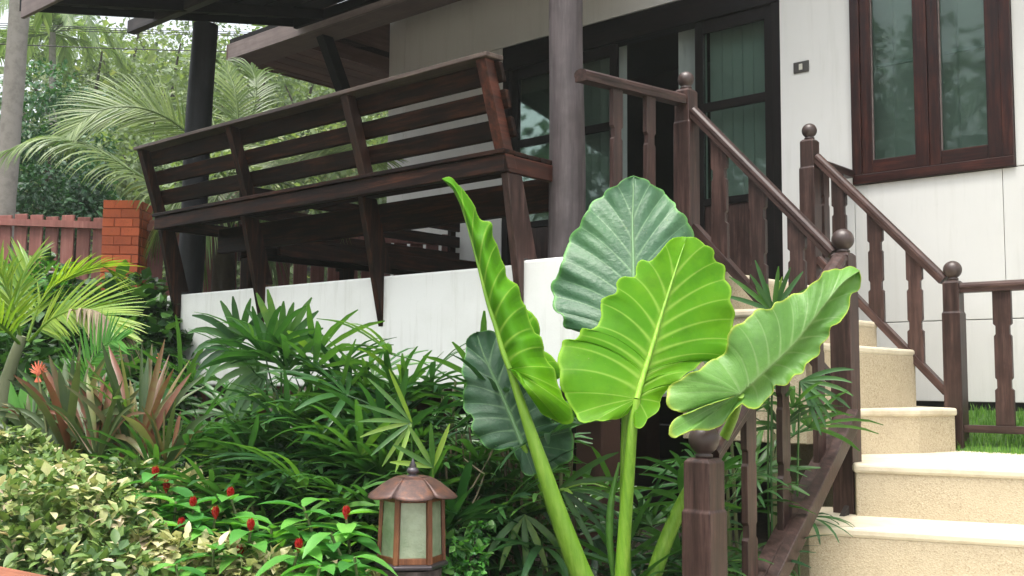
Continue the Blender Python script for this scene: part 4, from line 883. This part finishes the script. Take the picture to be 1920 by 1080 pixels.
# roof of six petals
zr0 = z1_+.004
for i in range(6):
    a0 = AZ+i*math.pi/3; vs = []; NR, NC = 8, 12
    for r_ in range(NR+1):
        t = r_/NR
        for c_ in range(NC+1):
            x = c_/NC*2-1; rad = .055+(.166-.055)*t; rad_s = rad/math.cos(x*math.pi/6)*1.0
            rad_e = rad_s*(1-.23*t*(abs(x)**2.6))*(1+.02*t*(1-abs(x))**2); a = a0+x*math.pi/6*.995
            z = zr0+.062-(.070*t**1.05)+.002*math.sin(math.pi*t)+.008*x*x*t
            vs.append(L0+Vector((rad_e*math.cos(a), rad_e*math.sin(a), z)))
    w_ = NC+1; mb = MB(); mb.add(vs, [(r_*w_+c_, r_*w_+c_+1, (r_+1)*w_+c_+1, (r_+1)*w_+c_) for r_ in range(NR) for c_ in range(NC)], True)
    o = mb.build('roof_petal', RUST, lamp); s_ = o.modifiers.new('t', 'SOLIDIFY'); s_.thickness = .004
MB().add(hexp(.060, zr0+.060)+hexp(.060, zr0+.068), [(5, 4, 3, 2, 1, 0), tuple(range(6, 12))]+[(j, (j+1) % 6, 6+(j+1) % 6, 6+j) for j in range(6)]).build('roof_cap', RUST, lamp, bevel=.002)
MB().lathe(L0+ZV*(zr0+.066), [(.026, 0), (.022, .004), (.013, .006), (.012, .008), (.021, .014), (.023, .021), (.020, .029), (.012, .035), (.015, .037), (.011, .041), (.013, .043), (.008, .048), (.009, .050), (.004, .058), (.001, .068)], 18).build('finial', METAL, lamp)

# ------------------------------------------------------------------ lady palms
def fan_mesh(seed):
    rd = random.Random(seed); mb = MB(); pl_ = rd.uniform(.16, .30); tint0 = rd.random()**1.3*.75
    c = bez([(0, 0, 0), (0, pl_*.5, pl_*.05), (0, pl_, -.01)], 6); mb.tube(c, [.0038, .0035, .003, .003, .0028, .0028], 4, a=tint0)
    nseg = rd.choice([6, 7, 8, 9]); spread = rd.uniform(1.25, 1.75)
    for i in range(nseg):
        a = (i/(nseg-1)*2-1)*spread+rd.uniform(-.06, .06); L = rd.uniform(.26, .38)*(1-.10*abs(a)); d = Vector((math.sin(a), math.cos(a), rd.uniform(-.05, .22)+.10*math.cos(a)))
        d.normalize(); pp = [Vector(c[-1])]; v = d.copy(); dr = rd.uniform(.08, .30)
        for j in range(5): v = (v-ZV*(dr*(j*.25+.1))).normalized(); pp.append(pp[-1]+v*(L/5))
        W_ = rd.uniform(.011, .0165); sweep(mb, pp, [W_*.35, W_*.8, W_, W_*.95, W_*.75, W_*.25], Vector((-d.x*.2, -d.y*.2, 1)), min(1, tint0+rd.uniform(-.1, .15)), .35)
    return mb.mesh('fan_leaf', G1, (0, 0, 0))
FAN = [fan_mesh(i) for i in range(14)]
_g = G1; G1 = G3D; DRYF = [fan_mesh(200+i) for i in range(3)]; G1 = _g
def fanpalm(base, ztop, nl, label, seed, R_=.22, group='lady palm clumps under the terrace', face=None, sc=1.0):
    rd = random.Random(seed); base = Vector((base[0], base[1], gz(base[0], base[1]))); t = thing('lady_palm', label, 'palm', base, group); nst = max(3, nl//9); mb = MB(); tops = []
    for i in range(nst):
        a = rd.uniform(0, 6.28); r = R_*rd.uniform(.1, 1); p = base+Vector((math.cos(a)*r*.6, math.sin(a)*r*.6, 0)); h = (ztop-base.z)*rd.uniform(.55, 1.0)-.12
        q = p+Vector((math.cos(a)*r*.7, math.sin(a)*r*.7, h)); mb.tube([p-ZV*.05, p.lerp(q, .5)+Vector((0, 0, .02)), q], [.010, .009, .007], 6, a=.3); tops.append((p, q))
    mb.build('canes', STEMG, t)
    for i in range(nl):
        p, q = tops[i % nst]; k = rd.uniform(.30, 1.0) if i >= nst else 1.0; pos_ = p.lerp(q, k); az = rd.uniform(0, 6.28)
        if face is not None and rd.random() < .6: az = face+rd.gauss(0, .8)
        pitch_ = rd.uniform(-.35, .45)+(k-.55)*1.1
        inst('leaf', FAN[rd.randrange(14)] if rd.random() > .05 or k > .6 else DRYF[rd.randrange(3)], pos_, t, rot=Euler((pitch_, rd.uniform(-.35, .35), az), 'XYZ'), scale=rd.uniform(.85, 1.2)*sc)
    return t
# (px of the clump, px height of its top, distance, leaves, label)
LP = [(560, 735, 5.35, 22, 'low lady palm at the foot of the white wall under the wide open fan', 0), (680, 740, 5.25, 22, 'low lady palm at the foot of the white wall below the third bracket', 0), (450, 740, 5.6, 18, 'low lady palm at the foot of the white wall near its left end', 0), (780, 740, 5.2, 20, 'low lady palm at the foot of the white wall above the lamp', 0),
      (600, 700, 5.4, 24, 'lady palm against the white wall between the two tall fans', 0), (700, 700, 5.3, 24, 'lady palm against the wall right below the third bracket tip', 0), (860, 690, 5.2, 20, 'lady palm against the wall left of the tall folded leaf', 0),
      (470, 640, 5.3, 22, 'tall lady palm whose fan spreads against the white wall below the second bracket', -.2),
      (560, 590, 5.2, 24, 'tallest lady palm fan standing clear against the white wall left of the lamp', .1),
      (385, 700, 5.6, 22, 'lady palm at the left corner of the white wall', -.3),
      (640, 690, 5.0, 26, 'lady palm clump right of the tallest fan, before the wall', 0),
      (730, 660, 5.1, 26, 'lady palm clump below the third bracket', 0),
      (820, 640, 5.0, 26, 'lady palm clump with upright leaves above the lamp', 0),
      (900, 660, 4.9, 20, 'lady palm clump behind the dark low elephant-ear leaf', 0),
      (1040, 650, 4.9, 14, 'lady palm tuft peeping between the tall folded leaf and the dark leaf', 0),
      (520, 800, 4.7, 26, 'front lady palm clump behind the red-flowered plants', 0),
      (420, 810, 5.0, 24, 'front lady palm clump right of the bronze plants', 0),
      (640, 830, 4.7, 26, 'front lady palm clump just left of the lamp roof', 0),
      (740, 790, 4.9, 24, 'yellowish lady palm clump directly behind the lamp finial', 0),
      (850, 800, 4.8, 22, 'lady palm clump between the lamp and the left stalk', 0),
      (960, 830, 5.0, 6, 'shaded lady palm low behind the left stalk', 0),
      (1080, 860, 5.0, 8, 'shaded lady palm between the two thick stalks', 0),
      (1240, 850, 4.9, 14, 'drooping lady palm behind the thin right stalk', 0),
      (1265, 960, 4.6, 10, 'low thin lady palm left of the lowest newel', 0),
      (330, 760, 5.3, 16, 'small lady palm between the bronze plants and the wall', 0)]
for i, (px, py, d, nl, lab, fc) in enumerate(LP):
    q = at(px, py, d); fanpalm((q.x, q.y), q.z+(-.05 if 5 <= i <= 12 else -.14), int(nl*1.45), lab, 50+i, .30, face=math.pi+fc)
for i, (px, py, d, nl, lab) in enumerate([(1440, 600, 5.1, 5, 'lady palm rising behind the draped leaf beside the stairs'), (1490, 730, 5.0, 9, 'lady palm pushing its leaves through the lower stair balusters'), (1425, 850, 4.9, 9, 'low lady palm behind the lower balusters near the newel'), (1375, 960, 4.85, 8, 'lowest lady palm tuft between newel and first baluster')]):
    q = at(px, py, d); q = q-Vector((.12, 0, 0)); fanpalm((q.x, q.y), q.z+.06, nl, lab, 90+i, .10, group='lady palms beside the stairs', sc=.85)
# explicit fans of the two that stand out
def fan_at(px, py, d, R_, a0, a1, nseg, seed, parent, tilt=.25, tint=.5, w=.016, droop=.12):
    rd = random.Random(seed); mb = MB(); c = at(px, py, d); rx, up = _r, ZV
    base = Vector((c.x, c.y+.05, gz(c.x, c.y))); mb.tube(bez([base, (base+c)/2+Vector((0, .05, 0)), c], 8), .005, 6, a=tint)
    for i in range(nseg):
        a = math.radians(a0+(a1-a0)*i/(nseg-1)+rd.uniform(-3, 3)); L = R_*rd.uniform(.85, 1.08); v = (rx*math.cos(a)+up*math.sin(a)-_f*tilt*rd.uniform(.3, 1.6)).normalized(); pp = [c]
        for j in range(6): v = (v-ZV*(droop*(.05+.13*j)*abs(math.cos(a)))).normalized(); pp.append(pp[-1]+v*(L/6))
        sweep(mb, pp, [w*.3, w*.75, w, w, w*.9, w*.7, w*.2], -_f+ZV*.3, min(1, max(0, tint+rd.uniform(-.25, .25))), .3)
    return mb.build('leaf', G1, parent)
fp = thing('lady_palm', 'lady palm with one wide open fan leaf spread flat against the white wall', 'palm', Vector((at(525, 655, 5.25).x, at(525, 655, 5.25).y, .5)), 'lady palm clumps under the terrace')
fan_at(527, 658, 5.25, .30, 8, 150, 12, 3, fp, tint=.55, w=.02); fan_at(450, 645, 5.3, .27, 60, 215, 10, 4, fp, tint=.4, w=.018, droop=.5); fan_at(500, 690, 5.2, .28, 150, 260, 8, 6, fp, tint=.6, w=.018, droop=.5)
fy = thing('lady_palm', 'single pale green fan leaf behind the lamp, pointing left and down', 'palm', Vector((at(775, 792, 4.3).x, at(775, 792, 4.3).y, .4)), 'lady palm clumps under the terrace')
fan_at(772, 792, 4.35, .24, 110, 255, 8, 5, fy, tint=.78, w=.009, droop=.1); fan_at(812, 876, 4.3, .20, 70, 170, 5, 9, fy, tint=.85, w=.011, droop=.05)
fs = thing('lady_palm', 'spiky upright lady palm fan between the draped leaf and the upper railing', 'palm', Vector((at(1450, 585, 4.6).x, at(1450, 585, 4.6).y, .4)), 'lady palms beside the stairs')
fan_at(1450, 585, 4.6, .24, 22, 158, 9, 21, fs, tint=.5, w=.011, droop=.1); fan_at(1444, 592, 4.65, .17, 10, 120, 6, 22, fs, tint=.7, w=.009, droop=.1)
fan_at(1500, 715, 4.75, .24, -75, 25, 8, 23, fs, tint=.5, w=.010, droop=.25)
fg = thing('lady_palm', 'small hanging fan leaf between the left stalk and the brown stilt', 'palm', Vector((at(985, 965, 4.4).x, at(985, 965, 4.4).y, .4)), 'lady palm clumps under the terrace')
fan_at(982, 965, 4.45, .26, 215, 330, 5, 12, fg, tint=.6, w=.014, droop=.5); fan_at(1050, 915, 4.6, .30, -55, 40, 6, 13, fg, tint=.35, w=.013, droop=.2)

# ------------------------------------------------------------------ shrubs made of separate leaves
def leaf_mesh(name, mat, wd, seg=4, droop=.2, fold=.25, tint=.5, tip=1.0):
    v, f = blade_np(1, wd, seg, droop, fold); mb = MB(); mb.add([Vector(q) for q in v], f, True, a=[tint]*len(v)); return mb.mesh(name, mat, (0, 0, 0))
def lookrot(fw, nr):
    f = Vector(fw).normalized(); x = f.cross(Vector(nr)); x = x.normalized() if x.length > 1e-5 else Vector((1, 0, 0)); z = x.cross(f)
    return Matrix((x, f, z)).transposed().to_euler()
def shrub(name, label, cat, base, clp, nobj, nstuff, size, meshes, mat, group, tint=(0, 1), stem=BARKD, up=.9):
    base = Vector((base.x, base.y, gz(base.x, base.y))); t = thing(name, label, cat, base, group); mb = MB(); rd = random.Random(hash(label) % 1000 if False else int(base.x*1000) % 997)
    for c, r in clp: mb.tube([base+Vector((rd.uniform(-.05, .05), rd.uniform(-.05, .05), -.05)), base.lerp(Vector(c), .5)+Vector((0, 0, .05)), Vector(c)], [.012, .009, .004], 5, a=.5)
    mb.build('stems', stem, t); cs = [tuple(c) for c, r in clp]; rs = [r for c, r in clp]
    np_obj('foliage', [crown(cs, rs, nstuff, size, tint=tint, up=up, shell=.45, var=(.4, 1.6) if mat == G5 else (.6, 1.3))], mat, t, base, kind='stuff')
    for i in range(nobj):
        c, r = clp[rd.randrange(len(clp))]; d = Vector((rd.gauss(0, 1), rd.gauss(0, 1)-.8, rd.gauss(0, 1)+.7)).normalized(); p = Vector(c)+Vector((d.x, d.y, d.z*.8))*r*rd.uniform(.85, 1.08)
        fw = d*.6+Vector((rd.gauss(0, .5), rd.gauss(0, .5), rd.gauss(-.15, .35))); inst('leaf', meshes[rd.randrange(len(meshes))], p, t, rot=lookrot(fw, d*.5+ZV*up), scale=size*rd.uniform(.7, 1.6))
    return t
V5 = [leaf_mesh('leaf', G5, .24, 4, .25, .3, x) for x in (.15, .3, .45, .6, .75, .95)]
V4 = [leaf_mesh('leaf', G4, .40, 4, .2, .2, x) for x in (.2, .5, .8, 1)]
def cl(lst): return [(at(x, y, d), r) for x, y, d, r in lst]
CR = [('cream and green variegated shrub filling the lower left corner', [(40, 960, 3.9, .16), (110, 930, 4.1, .17), (180, 960, 4.0, .16), (60, 1040, 3.8, .15), (150, 1050, 3.8, .16), (230, 1010, 4.0, .15), (5, 1000, 4.0, .15), (200, 1080, 3.7, .15), (120, 1120, 3.7, .2)], (.0, .62)),
      ('yellow-green variegated shrub at the left edge below the bronze plants', [(20, 900, 4.5, .15), (90, 890, 4.7, .13), (30, 850, 4.9, .14), (150, 905, 4.5, .12), (240, 910, 4.6, .13), (60, 930, 4.4, .15)], (.0, .42)),
      ('pale variegated shrub behind the red-flowered plants', [(280, 935, 4.6, .11), (350, 925, 4.8, .11), (250, 990, 4.4, .13), (420, 990, 4.8, .12), (350, 1040, 4.5, .14)], (.3, .95)),
      ('cream and pink variegated shrub at the bottom between the red-flowered plants', [(270, 1030, 4.0, .10), (340, 1050, 3.95, .11), (420, 1050, 3.95, .10), (500, 1075, 3.95, .10), (240, 1080, 3.9, .12), (440, 1100, 3.9, .13), (560, 1100, 4.0, .10), (640, 1110, 4.2, .10), (690, 1110, 4.2, .09)], (.5, 1))]
for lab, c, tn in CR:
    c = cl(c); b = sum((q for q, r in c), Vector())/len(c); shrub('variegated_shrub', lab, 'shrub', b, c, 280, 3400, .044, V5, G5, 'variegated shrubs in the flower bed', tn)
CB = [('dark glossy creeper mound hiding the base of the fence at the far left', [(10, 625, 8.2, .5), (90, 600, 8.4, .42), (40, 690, 8.0, .6), (-50, 590, 8.6, .5), (130, 660, 8.0, .5)]),
      ('dark heart-leaved bush in front of the orange brick pillar', [(170, 600, 8.2, .36), (220, 620, 8.0, .40), (180, 700, 7.8, .5), (250, 555, 8.3, .2), (260, 650, 7.9, .4)]),
      ('dark leafy bush at the left end of the white wall', [(290, 620, 7.9, .3), (280, 690, 7.7, .4), (285, 590, 8.1, .16), (240, 760, 7.2, .4)]),
      ('low dark undergrowth below the young yellow palm', [(40, 780, 7.0, .4), (130, 780, 6.8, .35), (-20, 720, 7.2, .45), (210, 820, 6.3, .3)])]
for lab, c in CB:
    c = cl(c); b = sum((q for q, r in c), Vector())/len(c); shrub('creeper_bush', lab, 'bush', b, c, 200, 2600, .105, V4, G4, 'dark bushes along the fence', (0, 1))
c = cl([(840, 1030, 4.1, .07), (875, 1055, 4.1, .08), (850, 1085, 4.05, .09), (895, 1000, 4.2, .05)]); shrub('low_shrub', 'small bright round-leaved shrub just right of the lamp post', 'shrub', c[0][0], c, 60, 500, .035, V4, G6, None)
c = cl([(470, 905, 5.0, .14), (600, 930, 4.7, .16), (530, 880, 5.0, .15), (380, 900, 5.2, .14), (700, 960, 4.6, .14)]); shrub('undergrowth', 'dark low foliage under the lady palms behind the red flowers', 'bush', c[0][0], c, 60, 2200, .05, V4, G4, None, (0, .6))
c = cl([(30, 535, 8.3, .2), (100, 520, 8.5, .18), (70, 575, 8.1, .3)]); shrub('creeper_bush', 'paler bush top against the fence boards behind the yellow palm', 'bush', c[0][0], c, 60, 900, .08, V4, G6, 'dark bushes along the fence')

# ------------------------------------------------------------------ red-flowered ginger plants
V6 = [leaf_mesh('leaf', G6, wd, 5, dr, .3, x) for wd, dr, x in ((.23, .3, .3), (.25, .4, .55), (.22, .5, .8), (.26, .25, .95))]
def ginger(px, py, d, h, seed, flower, label, nl=11):
    top = at(px, py, d); rd = random.Random(seed); base = Vector((top.x+rd.uniform(-.08, .08), top.y+rd.uniform(-.05, .08), max(gz(top.x, top.y), top.z-h)))
    t = thing('flowering_ginger' if flower else 'leafy_ginger', label, 'plant', base, 'red-flowered ginger plants'); c = bez([base-ZV*.1, base.lerp(top, .55)+Vector((rd.uniform(-.03, .03), 0, 0)), top], 10)
    MB().tube(c, [.008-.0003*i for i in range(10)], 7, a=.5).build('stem', STEMG, t)
    for i in range(nl):
        k = 1-.62*(i/nl)**1.1; p = c[0].lerp(c[-1], k) if k < .99 else c[-1]; a = i*2.35+seed
        fw = Vector((math.cos(a), math.sin(a), rd.uniform(-.05, .55))); inst('leaf', V6[rd.randrange(4)], p, t, rot=lookrot(fw, ZV+fw*-.2), scale=rd.uniform(.12, .175))
    if flower:
        f = top-ZV*.004; m_ = MB()
        for i in range(22):
            a = i*2.4; r = .009*math.sin(math.pi*min(.95, .15+i/26)); z = i*.0014; cc = f+Vector((math.cos(a)*r, math.sin(a)*r, z)); o = Vector((math.cos(a), math.sin(a), 0))
            sd_ = Vector((-math.sin(a), math.cos(a), 0)); m_.add([cc-sd_*.005-ZV*.006, cc+sd_*.005-ZV*.006, cc+sd_*.004+o*.006+ZV*.006, cc+o*.005+ZV*.014, cc-sd_*.004+o*.006+ZV*.006], [(0, 1, 2, 3, 4)])
        m_.tube([f-ZV*.01, f+ZV*.012, f+ZV*.028], [.005, .006, .002], 8); m_.build('flower_cone', RED, t)
    return t
GI = [(291, 890, 4.5, 1, 'topmost left, small bud'), (312, 917, 4.45, 1, 'just below the topmost left flower'), (362, 948, 4.3, 1, 'left of the middle pair'), (404, 966, 4.25, 1, 'largest red cone, in the middle'), (432, 930, 4.35, 1, 'upper right of the middle pair'), (340, 988, 4.2, 1, 'small red cone at the lower left'), (449, 1040, 4.05, 1, 'small reddish cone near the bottom'), (560, 1028, 4.0, 1, 'red cone at the bottom centre'), (649, 966, 4.1, 1, 'red cone nearest to the lamp'), (569, 950, 4.15, 0, 'tall leafy shoot without a flower left of the lamp'), (470, 990, 4.1, 1, 'tiny bud in the middle of the leaves'), (510, 985, 4.2, 0, 'leafy shoot between the middle and right cones'), (620, 1000, 4.0, 0, 'leafy shoot under the cone nearest to the lamp'), (400, 1030, 4.0, 0, 'leafy shoot below the largest cone'), (665, 1045, 3.9, 0, 'leafy shoot beside the lamp post'), (330, 940, 4.35, 0, 'leafy shoot among the left cones'), (250, 960, 4.3, 0, 'leafy shoot left of all the cones'), (600, 1060, 3.85, 0, 'lowest leafy shoot left of the lamp post'), (330, 1060, 3.9, 0, 'lowest leafy shoot on the left')]
for i, (px, py, d, fl, lab) in enumerate(GI): ginger(px, py, d-.15, .34, 11+i, fl, ('red-flowered ginger plant, ' if fl else 'green ginger plant, ')+lab, 18 if not fl else 14)

# ------------------------------------------------------------------ bronze strap-leaved plants
def strap(px, py, d, tips, label, seed, wd=.02):
    b = at(px, py, d); base = Vector((b.x, b.y, gz(b.x, b.y))); t = thing('bronze_cordyline', label, 'plant', base, 'bronze strap-leaved plants'); rd = random.Random(seed)
    MB().tube([base-ZV*.05, b+ZV*.03], [.022, .016], 7, a=.5).build('stem', BARKD, t)
    for i, (x, y, dy) in enumerate(tips):
        tp_ = at(x, y, d+dy); o = b+Vector((rd.uniform(-.02, .02), 0, rd.uniform(-.02, .08))); m_ = o.lerp(tp_, .55)+ZV*(.10*abs(tp_.x-b.x)+.03)
        pts = bez([o, m_, tp_], 9); W_ = wd*rd.uniform(.45, .95); mb = MB(); nrm = (-_f*.7+Vector((rd.uniform(-.8, .8), 0, rd.uniform(0, .5)))).normalized()
        sweep(mb, pts, [W_*q for q in (.5, .75, .95, 1, 1, .9, .7, .45, .05)], nrm, rd.random(), .4); mb.build('leaf', G7, t)
    return t
def fantips(cx, cy, R_, n, a0, a1, seed):
    rd = random.Random(seed); return [(cx+R_*rd.uniform(.65, 1.05)*math.cos(math.radians(a)), cy-R_*rd.uniform(.7, 1.1)*math.sin(math.radians(a)), rd.uniform(-.35, .35)) for a in [a0+(a1-a0)*(i+rd.random()*.7)/n for i in range(n)]]
strap(130, 860, 5.2, fantips(135, 850, 190, 24, 25, 160, 1)+[(75, 690, -.1), (95, 720, 0), (150, 640, .1)], 'bronze strap-leaved plant at the left with orange tips', 1, .024)
strap(180, 880, 5.0, fantips(180, 870, 170, 18, 40, 150, 2), 'bronze plant in the middle with stiff upright brown leaves', 2)
strap(255, 890, 5.1, fantips(255, 880, 230, 28, 50, 140, 3), 'green-bronze plant nearest to the white wall', 3, .021)
strap(60, 850, 5.4, fantips(60, 850, 130, 16, 30, 150, 4), 'small bronze plant at the far left', 4)
strap(310, 900, 4.9, fantips(310, 890, 150, 16, 40, 150, 5), 'low olive plant at the foot of the lady palms', 5)
hl = thing('heliconia_flower', 'orange-pink flower head rising above the bronze plant', 'flower', Vector((at(70, 700, 5.2).x, at(70, 700, 5.2).y, .5)))
mb = MB(); c0 = at(72, 705, 5.2); MB().tube([Vector((c0.x+.1, c0.y, .5)), Vector((c0.x+.05, c0.y, c0.z-.25)), c0], .006, 6, a=.5).build('stem', STEMG, hl)
for i in range(14):
    a = math.radians(20+i*11); p = c0+_r*(i-7)*.002; mb.tube([p-ZV*.03, p+Vector((math.cos(a)*.02, 0, math.sin(a)*.03)), p+Vector((math.cos(a)*.06, .01*math.sin(i*3), math.sin(a)*.075))], [.006, .006, .001], 5)
mb.build('bracts', PINK, hl)
h2 = thing('ginger_spike', 'thin pink flower spike beside the left corner of the white wall', 'flower', Vector((at(297, 680, 5.6).x, at(297, 680, 5.6).y, .5)))
q = at(297, 700, 5.6); MB().tube([Vector((q.x, q.y, .5)), q], .004, 5, a=.5).build('stem', STEMG, h2)
mb = MB()
for i in range(16): a = i*2.4; mb.tube([q+ZV*(i*.006), q+Vector((math.cos(a)*.014, math.sin(a)*.014, i*.006+.012))], [.005, .002], 5)
mb.build('bracts', PINK, h2)

# ------------------------------------------------------------------ young yellow-green palm on the left, small feather palm
ab = at(5, 760, 6.4)
ar = thing('areca_palm', 'young yellow-green feather palm at the left edge with an old brown leaf tip', 'palm tree', Vector((ab.x, ab.y, gz(ab.x, ab.y))))
MB().tube(bez([Vector((ab.x-.1, ab.y, .2)), at(5, 760, 6.4), at(20, 690, 6.4), at(42, 630, 6.4)], 12), [.05-.0018*i for i in range(12)], 10).build('trunk', paint('pale_green_trunk', (.20, .22, .12), .6, (.14, .17, .08), .7, .2, 8), ar)
AF = [([(55, 640, 6.4), (95, 600, 6.3), (145, 580, 6.2), (190, 590, 6.1), (220, 622, 6.0)], .36, 46, -.05, .15, (.5, 1), .9, (0, -.3, 1)),
      ([(50, 640, 6.4), (80, 560, 6.5), (130, 520, 6.5), (190, 500, 6.5), (215, 520, 6.5)], .30, 38, .1, .25, (.5, 1), .9, None),
      ([(40, 640, 6.4), (20, 560, 6.3), (-10, 500, 6.3), (-60, 480, 6.3)], .30, 34, .2, .35, (.5, 1), .9, None),
      ([(38, 645, 6.4), (30, 570, 6.6), (50, 500, 6.7), (60, 490, 6.8)], .26, 30, .2, .3, (.4, 1), .8, None),
      ([(42, 650, 6.4), (-10, 600, 6.2), (-60, 590, 6.1), (-100, 640, 6.0)], .40, 28, .2, .4, (.4, .9), .9, None)]
for i, (pp, ll, nl, lift, dr, tn, ang, nn) in enumerate(AF):
    frond([at(*q) for q in pp], ll, nl, wd=.009, droop=dr, ang=ang, rr=.011, lift=lift, tint=tn, seed=70+i, nrm=(ZV if nn is None else -_f*.75+ZV*.6)).build('frond', G2, ar)
frond([at(*q) for q in [(120, 590, 6.25), (165, 580, 6.15), (200, 600, 6.05), (222, 650, 6.0)]], .34, 26, wd=.008, droop=1.1, ang=.8, rr=.006, tint=(.1, .9), seed=80).build('frond', G3D, ar, label='dried brown drooping leaf end')
fb = at(150, 800, 5.8)
fe = thing('feather_palm', 'small dark feather palm with one even arching leaf between the yellow palm and bronze plants', 'palm', Vector((fb.x, fb.y, gz(fb.x, fb.y))))
frond([at(*q) for q in [(140, 800, 5.9), (150, 740, 5.9), (165, 690, 5.85), (200, 645, 5.8), (225, 638, 5.75)]], .24, 30, wd=.008, droop=.12, ang=1.1, rr=.007, tint=(.4, .8), seed=90, nrm=-_f+ZV*.3).build('frond', G6, fe)
frond([at(*q) for q in [(135, 800, 5.9), (110, 750, 5.9), (70, 740, 5.85), (20, 770, 5.8)]], .20, 24, wd=.007, droop=.3, ang=1.1, rr=.006, tint=(.3, .7), seed=91).build('frond', G6, fe)
bl = at(38, 760, 5.6); bp = thing('broad_leaf_shoot', 'pair of upright broad green leaves at the left beside the pale trunk', 'plant', Vector((bl.x, bl.y, gz(bl.x, bl.y))))
for (x0, x1, y1) in ((40, 48, 690), (46, 75, 705), (36, 20, 715)):
    mb = MB(); sweep(mb, bez([at(x0, 800, 5.6), at((x0+x1)/2, 760, 5.6), at(x1, y1, 5.6)], 8), [.006, .015, .026, .032, .03, .022, .012, .001], -_f, .7, .3); mb.build('leaf', G6, bp)

# dead canes and twigs between the palms
cn = thing('dry_canes', 'thin brown dry canes and stems standing in the dark behind the lamp', 'canes', Vector((at(880, 1000, 4.7).x, 4.7, .4)))
mb = MB()
for i in range(46):
    px = random.uniform(790, 1130); d = random.uniform(4.6, 5.0); p = at(px, 1100, d); q = at(px+random.uniform(-40, 40), random.uniform(800, 900), d+random.uniform(-.1, .1)); p.z = .35
    mb.tube(bez([p, p.lerp(q, .5)+Vector((random.uniform(-.03, .03), 0, 0)), q], 6), random.uniform(.003, .007), 5, a=random.random())
o = mb.build('stems', paint('dry_cane', (.13, .10, .06), .7, (.06, .05, .03), .8, .2, 15), cn, kind='stuff')
mb = MB()
for (x0, y0, x1, y1) in ((905, 880, 850, 950), (908, 890, 865, 975), (900, 930, 850, 985), (790, 945, 700, 960), (935, 800, 905, 880), (870, 860, 910, 890)):
    mb.tube(bez([at(x0, y0, 4.5), at((x0+x1)/2+4, (y0+y1)/2+4, 4.48), at(x1, y1, 4.45)], 6), [.002, .004, .004, .004, .003, .001], 5, a=.8)
mb.build('dry_leaves', G3D, cn)

# terracotta-topped border wall at the very corner
q0, q1 = at(-60, 1022, 3.6), at(74, 1090, 3.35)
bw = thing('border_wall', 'low border wall with reddish plank top in the bottom left corner', 'wall', Vector((q0.x, q0.y, .2)))
d = q1-q0; d.z = 0; d.normalize(); x = d.cross(ZV)
MB().box((q0+q1)/2-ZV*.45+x*.12, d*.5, x*.09, ZV*.40).build('wall', SOIL, bw)
MB().box((q0+q1)/2-ZV*.03+x*.12, d*.5, x*.12, ZV*.018).build('coping', wood('border_plank', d, (.12, .04, .02), (.24, .085, .045), (.34, .14, .08), .7, 30), bw, bevel=.005)
